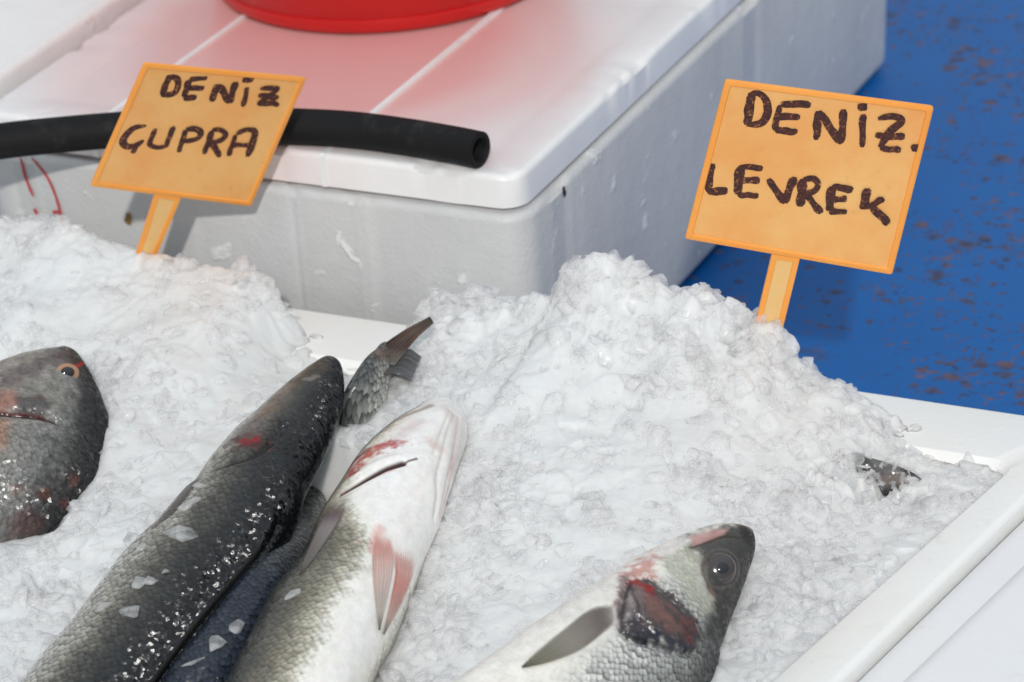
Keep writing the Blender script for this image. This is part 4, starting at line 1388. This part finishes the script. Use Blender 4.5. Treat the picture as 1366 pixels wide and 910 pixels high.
# ================================================================== CRUSHED ICE
def ice_mat(name, base, sss, trans, rough, coat=0.0):
    mt, nt, bs = new_mat(name)
    L = nt.links.new
    co = obj_coord(nt)
    n = tex_noise(nt, co, 60, 4, 0.6)
    c = mixc(nt, n, base, tuple(x * 0.95 for x in base))
    L(c, bs.inputs["Base Color"])
    bs.inputs["Subsurface Weight"].default_value = sss
    bs.inputs["Subsurface Radius"].default_value = (0.9, 1.0, 1.05)
    bs.inputs["Subsurface Scale"].default_value = 0.018
    bs.inputs["Transmission Weight"].default_value = trans
    bs.inputs["IOR"].default_value = 1.31
    bs.inputs["Roughness"].default_value = rough
    bs.inputs["Coat Weight"].default_value = coat
    bs.inputs["Coat Roughness"].default_value = 0.08
    bs.inputs["Coat IOR"].default_value = 1.33
    b = bump(nt, tex_noise(nt, co, 320, 4, 0.6), 0.35, 0.0012)
    L(b, bs.inputs["Normal"])
    return mt


ICE_BODY = ice_mat("packed_ice", (0.79, 0.80, 0.795), 1.0, 0.0, 0.25, 0.2)


def clear_ice(name, white, tint):
    """cloudy ice: partly lets the light through, partly scatters it, wet shine on top"""
    mt, nt, bs = new_mat(name)
    L = nt.links.new
    co = obj_coord(nt)
    n = tex_noise(nt, co, 90, 3, 0.6)
    bs.inputs["Base Color"].default_value = (*tint, 1)
    bs.inputs["Subsurface Weight"].default_value = 0.6
    bs.inputs["Subsurface Scale"].default_value = 0.006
    bs.inputs["Subsurface Radius"].default_value = (0.9, 1, 1.05)
    bs.inputs["Roughness"].default_value = 0.2
    bs.inputs["IOR"].default_value = 1.31
    b = bump(nt, tex_noise(nt, co, 380, 3, 0.6), 0.2, 0.0006)
    L(b, bs.inputs["Normal"])
    tr = nd(nt, "ShaderNodeBsdfTransparent"); tr.inputs[0].default_value = (0.985, 0.985, 0.987, 1)
    fr = nd(nt, "ShaderNodeLayerWeight", inp={"Blend": 0.25}); L(b, fr.inputs["Normal"])
    fac = math_n(nt, "ADD", math_n(nt, "MULTIPLY", fr.outputs["Facing"], 0.10), ramp_f(nt, n, white - 0.30, white + 0.30), True)
    mx = nd(nt, "ShaderNodeMixShader")
    tl = nd(nt, "ShaderNodeBsdfTranslucent"); tl.inputs[0].default_value = (0.99, 0.988, 0.988, 1); L(b, tl.inputs["Normal"])
    body = nd(nt, "ShaderNodeMixShader", inp={0: 0.42}); L(bs.outputs[0], body.inputs[1]); L(tl.outputs[0], body.inputs[2])
    L(fac, mx.inputs[0]); L(tr.outputs[0], mx.inputs[1]); L(body.outputs[0], mx.inputs[2])
    L(mx.outputs[0], nt.nodes["Material Output"].inputs["Surface"])
    return mt


def ramp_f(nt, v, lo, hi):
    r = nd(nt, "ShaderNodeMapRange", inp={"From Min": 0.35, "From Max": 0.65, "To Min": lo, "To Max": hi})
    nt.links.new(v, r.inputs["Value"])
    return r.outputs[0]


ICE_CHIP = clear_ice("clear_ice", 0.50, (0.985, 0.98, 0.98))

gx = np.arange(-0.535, 0.425, 0.0014)
gy = np.arange(-0.80, -0.030, 0.0014)
GX, GY = np.meshgrid(gx, gy, indexing="ij")
X, Y = GX.ravel(), GY.ravel()


def fish_mask(X, Y):
    """how far the ice must sink to leave every fish lying free: returns ceiling height"""
    ceil = np.full(X.shape, 9.0)
    inside = np.zeros(X.shape)
    for f, s in ALL_FISH:
        if s == 0: continue
        upy = project(f.cen)[1]
        for i in range(0, f.nS, 5):
            c = f.cen[i]
            a_xy = math.hypot(*(f.D[i, :2] * f.a[i])); b_xy = math.hypot(*(f.Lt[i, :2] * f.b[i]))
            hw = math.hypot(a_xy, b_xy)
            dx, dy = X - c[0], Y - c[1]
            sel = np.nonzero((np.abs(dx) < hw + 0.03) & (np.abs(dy) < hw + 0.03))[0]
            d = np.hypot(dx[sel], dy[sel])
            vz = math.hypot(f.D[i, 2] * f.a[i], f.Lt[i, 2] * f.b[i])
            lev = c[2] - 0.30 * vz
            r = d / hw
            k = np.where(r < 0.97, lev, lev + (d - 0.97 * hw) * 1.1)
            if f is under and 548 < upy[i] < 745: continue
            if f is bream and upy[i] > 690: continue
            ceil[sel] = np.minimum(ceil[sel], k)
            inside[sel] = np.maximum(inside[sel], (r < 0.93) * 1.0)
    return ceil, inside


def worley(x, y, cell, seed):
    """distance to nearest jittered point, and that point's random numbers"""
    r = np.random.default_rng(seed)
    T = r.random((128, 128, 4))
    xc, yc = x / cell, y / cell
    xi, yi = np.floor(xc).astype(int), np.floor(yc).astype(int)
    best = np.full(x.shape, 9.0); sec = np.full(x.shape, 9.0)
    out = np.zeros(x.shape + (4,)); ox = np.zeros(x.shape); oy = np.zeros(x.shape)
    for dx in (-1, 0, 1):
        for dy in (-1, 0, 1):
            t = T[(xi + dx) % 128, (yi + dy) % 128]
            px, py = xi + dx + t[..., 0], yi + dy + t[..., 1]
            d = np.hypot(px - xc, py - yc)
            nb_ = d < best
            sec = np.where(nb_, best, np.minimum(sec, d))
            out = np.where(nb_[..., None], t, out)
            ox = np.where(nb_, xc - px, ox); oy = np.where(nb_, yc - py, oy)
            best = np.where(nb_, d, best)
    return best, sec, out, ox, oy


def crumbs(x, y, cell, amp, seed):
    w = 0.35 * cell
    xw = x + w * fbm2(x / cell * 1.3, y / cell * 1.3, seed + 50, 2); yw = y + w * fbm2(x / cell * 1.3 + 40, y / cell * 1.3 + 9, seed + 60, 2)
    d1, d2, t, ox, oy = worley(xw, yw, cell, seed)
    gap = np.clip((d2 - d1) / 0.30, 0, 1)
    tilt = ((t[..., 2] - 0.5) * ox * 1.6 + (t[..., 3] - 0.5) * oy * 1.6) * np.clip(gap * 2.5, 0, 1)
    return amp * (tilt + 0.7 * (t[..., 3] - 0.5) * gap + 0.22 * (np.sqrt(gap) - 0.7) - 0.35 * d1 ** 2)


H = ice_base(X, Y)
crest = np.exp(-((Y - YC) / 0.045) ** 2)
rough = 0.36 + 0.62 * crest + 0.45 * smooth01(fbm2(X * 14, Y * 14, 90), 0.0, 0.5)
soft_left = smooth01(X, -0.05, -0.16) * smooth01(Y, -0.26, -0.16)
rough = rough * (1 - 0.45 * soft_left)
H = H + 0.010 * fbm2(X * 16, Y * 16, 77, 3)
H = H + rough * (crumbs(X, Y, 0.026, 0.0062, 1) + crumbs(X, Y, 0.013, 0.0030, 2) + crumbs(X, Y, 0.0065, 0.0011, 3))
H = H + 0.0004 * fbm2(X * 500, Y * 500, 78, 2)
pit = fbm2(X * 75, Y * 75, 97, 4)
H = H - 0.0055 * smooth01(pit, 0.42, 0.70) * (1 - 0.5 * soft_left)
CEIL, INS = fish_mask(X, Y)
H0 = H.copy()
H = np.minimum(H, CEIL + 0.0015 * fbm2(X * 150, Y * 150, 79, 2))
# the opening over the buried fish
hc = at(1168, 634, 0.125)
hd_ = np.hypot((X - hc[0]) / 0.030, (Y - hc[1]) / 0.015) + 0.9 * fbm2(X * 80, Y * 80, 80, 4)
H = H - 0.017 * (1 - smooth01(hd_, 0.6, 1.1)) * (0.75 + 1.5 * fbm2(X * 110, Y * 110, 83, 3))
# keep inside the tray walls
wall = np.minimum(np.interp(Y, [ri1[1], ri0[1]], [ri1[0], ri0[0]]) - X + (Y < ri1[1]) * (Y - ri1[1]) * 0.183, X - xli)
edge_n = 0.010 * fbm2(X * 45, Y * 45, 81, 4)
H = np.where(wall + edge_n < 0.004, np.minimum(H, RIM - 0.008), H)
H = np.minimum(H, np.where(wall < 0.03, RIM + 0.004 + wall * 0.6, 9))
H = np.where((Y > -0.112) & (H < RIM - 0.001), RIM - 0.012, H)
nx, ny = len(gx), len(gy)
i, j = np.meshgrid(np.arange(nx - 1), np.arange(ny - 1), indexing="ij")
v0 = (i * ny + j).ravel()
Q = np.stack([v0, v0 + ny, v0 + ny + 1, v0 + 1], 1)
keep = (wall > -0.012)[Q].all(1)
ice = mesh_fast("packed_ice", np.stack([X, Y, H], 1), Q[keep], ICE_BODY)
tag(ice, "heaped white packed ice filling the tray between the fish", "crushed ice", kind="stuff")

HG = H.reshape(nx, ny); CG = CEIL.reshape(nx, ny); IG = INS.reshape(nx, ny)


def h_at(x, y, G=None):
    G = HG if G is None else G
    u = np.clip((x - gx[0]) / 0.0014, 0, nx - 1.001); v = np.clip((y - gy[0]) / 0.0014, 0, ny - 1.001)
    a, b = u.astype(int), v.astype(int)
    return G[a, b]


def chip_shape(seed, sub=1, flat=0.6):
    r = np.random.default_rng(seed)
    bm = bmesh.new()
    for _ in range(11):
        p = r.normal(size=3); p /= np.linalg.norm(p); p *= r.uniform(0.75, 1.1)
        bm.verts.new((p[0], p[1] * r.uniform(0.7, 1.0), p[2] * flat))
    res = bmesh.ops.convex_hull(bm, input=bm.verts)
    bmesh.ops.delete(bm, geom=[g for g in res["geom_interior"] if isinstance(g, bmesh.types.BMVert)], context="VERTS")
    bmesh.ops.bevel(bm, geom=bm.edges[:], offset=0.26 if sub else 0.07, segments=3 if sub else 1, profile=0.6, affect="EDGES", clamp_overlap=True)
    bmesh.ops.triangulate(bm, faces=bm.faces)
    bmesh.ops.recalc_face_normals(bm, faces=bm.faces)
    bm.verts.ensure_lookup_table()
    V = np.array([v.co[:] for v in bm.verts]); F = np.array([[v.index for v in f.verts] for f in bm.faces])
    bm.free()
    return V, F


SHAPES = [chip_shape(100 + k, 0, (0.26, 0.32, 0.40, 0.55)[k % 4]) for k in range(20)]


def rot(r):
    q = r.normal(size=4); q /= np.linalg.norm(q); w, x, y, z = q
    return np.array([[1 - 2 * (y * y + z * z), 2 * (x * y - z * w), 2 * (x * z + y * w)], [2 * (x * y + z * w), 1 - 2 * (x * x + z * z), 2 * (y * z - x * w)], [2 * (x * z - y * w), 2 * (y * z + x * w), 1 - 2 * (x * x + y * y)]])


def lay(r, gx_, gy_):
    """a flake lying on the slope of the heap, tilted a little"""
    n = unit(np.array([-gx_, -gy_, 1.0]) + r.normal(size=3) * 0.38)
    a = r.normal(size=3); u = unit(a - (a @ n) * n)
    return np.stack([u, np.cross(n, u), n], 1)


def scatter(n, sizes, seed, cond, lift, upright=0.2):
    r = np.random.default_rng(seed)
    VV, FF, off = [], [], 0
    x = r.uniform(-0.50, 0.41, n); y = r.uniform(-0.62, -0.05, n)
    hx = h_at(x, y); ins = h_at(x, y, IG)
    tx = ((h_at(x + 0.006, y) - h_at(x - 0.006, y)) / 0.012).clip(-0.9, 0.9); ty = ((h_at(x, y + 0.006) - h_at(x, y - 0.006)) / 0.012).clip(-0.9, 0.9)
    sz = np.exp(r.normal(math.log(sizes[0]), sizes[1], n)).clip(0.0015, 0.015)
    ok = cond(x, y, r) & (ins < 0.5) & (hx > RIM - 0.03)
    px, py = project(np.stack([x, y, hx], 1))
    ok &= (px > -80) & (px < 1440) & (py < 990)
    for k in np.nonzero(ok)[0]:
        V, F = SHAPES[r.integers(len(SHAPES))]
        s = sz[k] * r.uniform(0.7, 1.3, 3)
        P = (V * s) @ (rot(r) if r.random() < upright else lay(r, tx[k], ty[k])).T + (x[k], y[k], hx[k] + lift * sz[k])
        VV.append(P); FF.append(F + off); off += len(P)
    return VV, FF, off


def clear_of(margin):
    def f(x, y, r):
        lim = np.interp(y, [ri1[1], ri0[1]], [ri1[0], ri0[0]])
        return x < lim - margin
    return f


V1, F1, o1 = scatter(26000, (0.0070, 0.36), 201, lambda x, y, r: clear_of(-0.004)(x, y, r) & (r.random(len(x)) < 0.44 * (0.16 + smooth01(fbm2(x * 22, y * 22, 95, 3), -0.25, 0.4)) * (1 - 0.6 * smooth01(x, -0.05, -0.16) * smooth01(y, -0.26, -0.16))), -0.06)
V2, F2, o2 = scatter(2400, (0.0105, 0.25), 202, lambda x, y, r: clear_of(0.012)(x, y, r) & (np.exp(-((y - YC - 0.005) / 0.03) ** 2) > r.random(len(x)) * 1.3), 0.0, 0.5)
V3, F3, o3 = scatter(3600, (0.0066, 0.35), 203, lambda x, y, r: clear_of(0.008)(x, y, r) & (h_at(x, y, CG) < 8) & (r.random(len(x)) < 0.7), 0.0)
# chips half covering the buried fish
r4 = np.random.default_rng(204); V4, F4, o4 = [], [], 0
while len(V4) < 46:
    px_, py_ = r4.uniform(1118, 1225), r4.uniform(608, 662)
    edge = abs(py_ - 633 - 0.12 * (px_ - 1168)) / 20 + abs(px_ - 1168) / 60
    if r4.random() > 0.25 + 0.6 * min(edge, 1): continue
    p4 = buried.pick(px_, py_)
    hz4 = max(p4[2], float(h_at(np.array([p4[0]]), np.array([p4[1]]))[0]))
    sv, sf = SHAPES[r4.integers(len(SHAPES))]
    s4 = r4.uniform(0.0028, 0.0065)
    V4.append((sv * s4 * r4.uniform(0.7, 1.4, 3)) @ rot(r4).T + (p4[0], p4[1], hz4 + 0.0006)); F4.append(sf + o4); o4 += len(sv)
VV = V1 + V2 + V3 + V4
FF = F1 + [f + o1 for f in F2] + [f + o1 + o2 for f in F3] + [f + o1 + o2 + o3 for f in F4]
chips = mesh_fast("ice_chips", np.concatenate(VV), np.concatenate(FF), ICE_CHIP, nper=3, smooth=False)
tag(chips, "loose clear crushed ice chips over the packed ice", "crushed ice", kind="stuff")

# countable pieces of ice lying on the fish
def ice_piece(fish, px, py, w, h, ang, seed, label, thick=0.5):
    c = fish.pick(px, py)
    dep = (c - CAM) @ FWD / FPX
    V, F = chip_shape(seed, 1, 0.55)
    idx = np.argmin(np.linalg.norm(fish.P - c, axis=1)); n = fish.nrm[idx]
    a = math.radians(ang)
    u = RIGHT * math.cos(a) + DOWN * math.sin(a); u = unit(u - (u @ n) * n); v = np.cross(n, u)
    P = [c + u * p[0] * w * dep * 0.58 + v * p[1] * h * dep * 0.62 + n * (p[2] * thick * min(w, h) * dep * 1.1 + 0.0016) for p in V]
    o = mesh_obj("ice_chunk", np.array(P) - c, F.tolist(), ICE_LUMP)
    o.location = c
    tag(o, label, "ice chunk", "ice chunks lying on the fish")


ICE_LUMP = clear_ice("ice_lump", 0.42, (0.86, 0.885, 0.89))
for a in ((dark, 243, 714, 52, 32, 15, 301, "largest ice chunk on the black sea bass, high on its flank"),
          (dark, 183, 780, 26, 26, 60, 302, "roundish ice chunk in a touching pair on the black bass"),
          (dark, 203, 776, 28, 17, -30, 303, "slim ice chunk touching a rounder one on the black bass"),
          (dark, 174, 820, 34, 30, 40, 304, "squarish ice chunk lowest down on the black bass flank"),
          (dark, 138, 812, 32, 16, -35, 305, "pointed ice chunk nearest the belly edge of the black bass"),
          (dark, 221, 765, 12, 10, 0, 306, "tiny ice crumb alone on the black bass flank"),
          (dark, 190, 733, 20, 15, -60, 307, "small ice chunk at the black bass belly edge below its fin"),
          (dark, 252, 676, 34, 24, -50, 308, "lumpy ice chunk beside the pectoral fin of the black bass"),
          (dark, 268, 650, 26, 18, 20, 309, "ice chunk resting just behind the black bass gill"),
          (white, 394, 796, 28, 22, -30, 310, "single ice chunk lying on the white bellied bass"),
          (under, 287, 860, 30, 28, -30, 311, "round ice chunk on the dark fish between the two bass"),
          (under, 257, 886, 42, 10, -42, 312, "thin white ice sliver on the dark fish between the two bass"),
          (under, 316, 838, 34, 20, -50, 313, "ice chunk against the white bass flank above the dark fish")):
    ice_piece(*a)
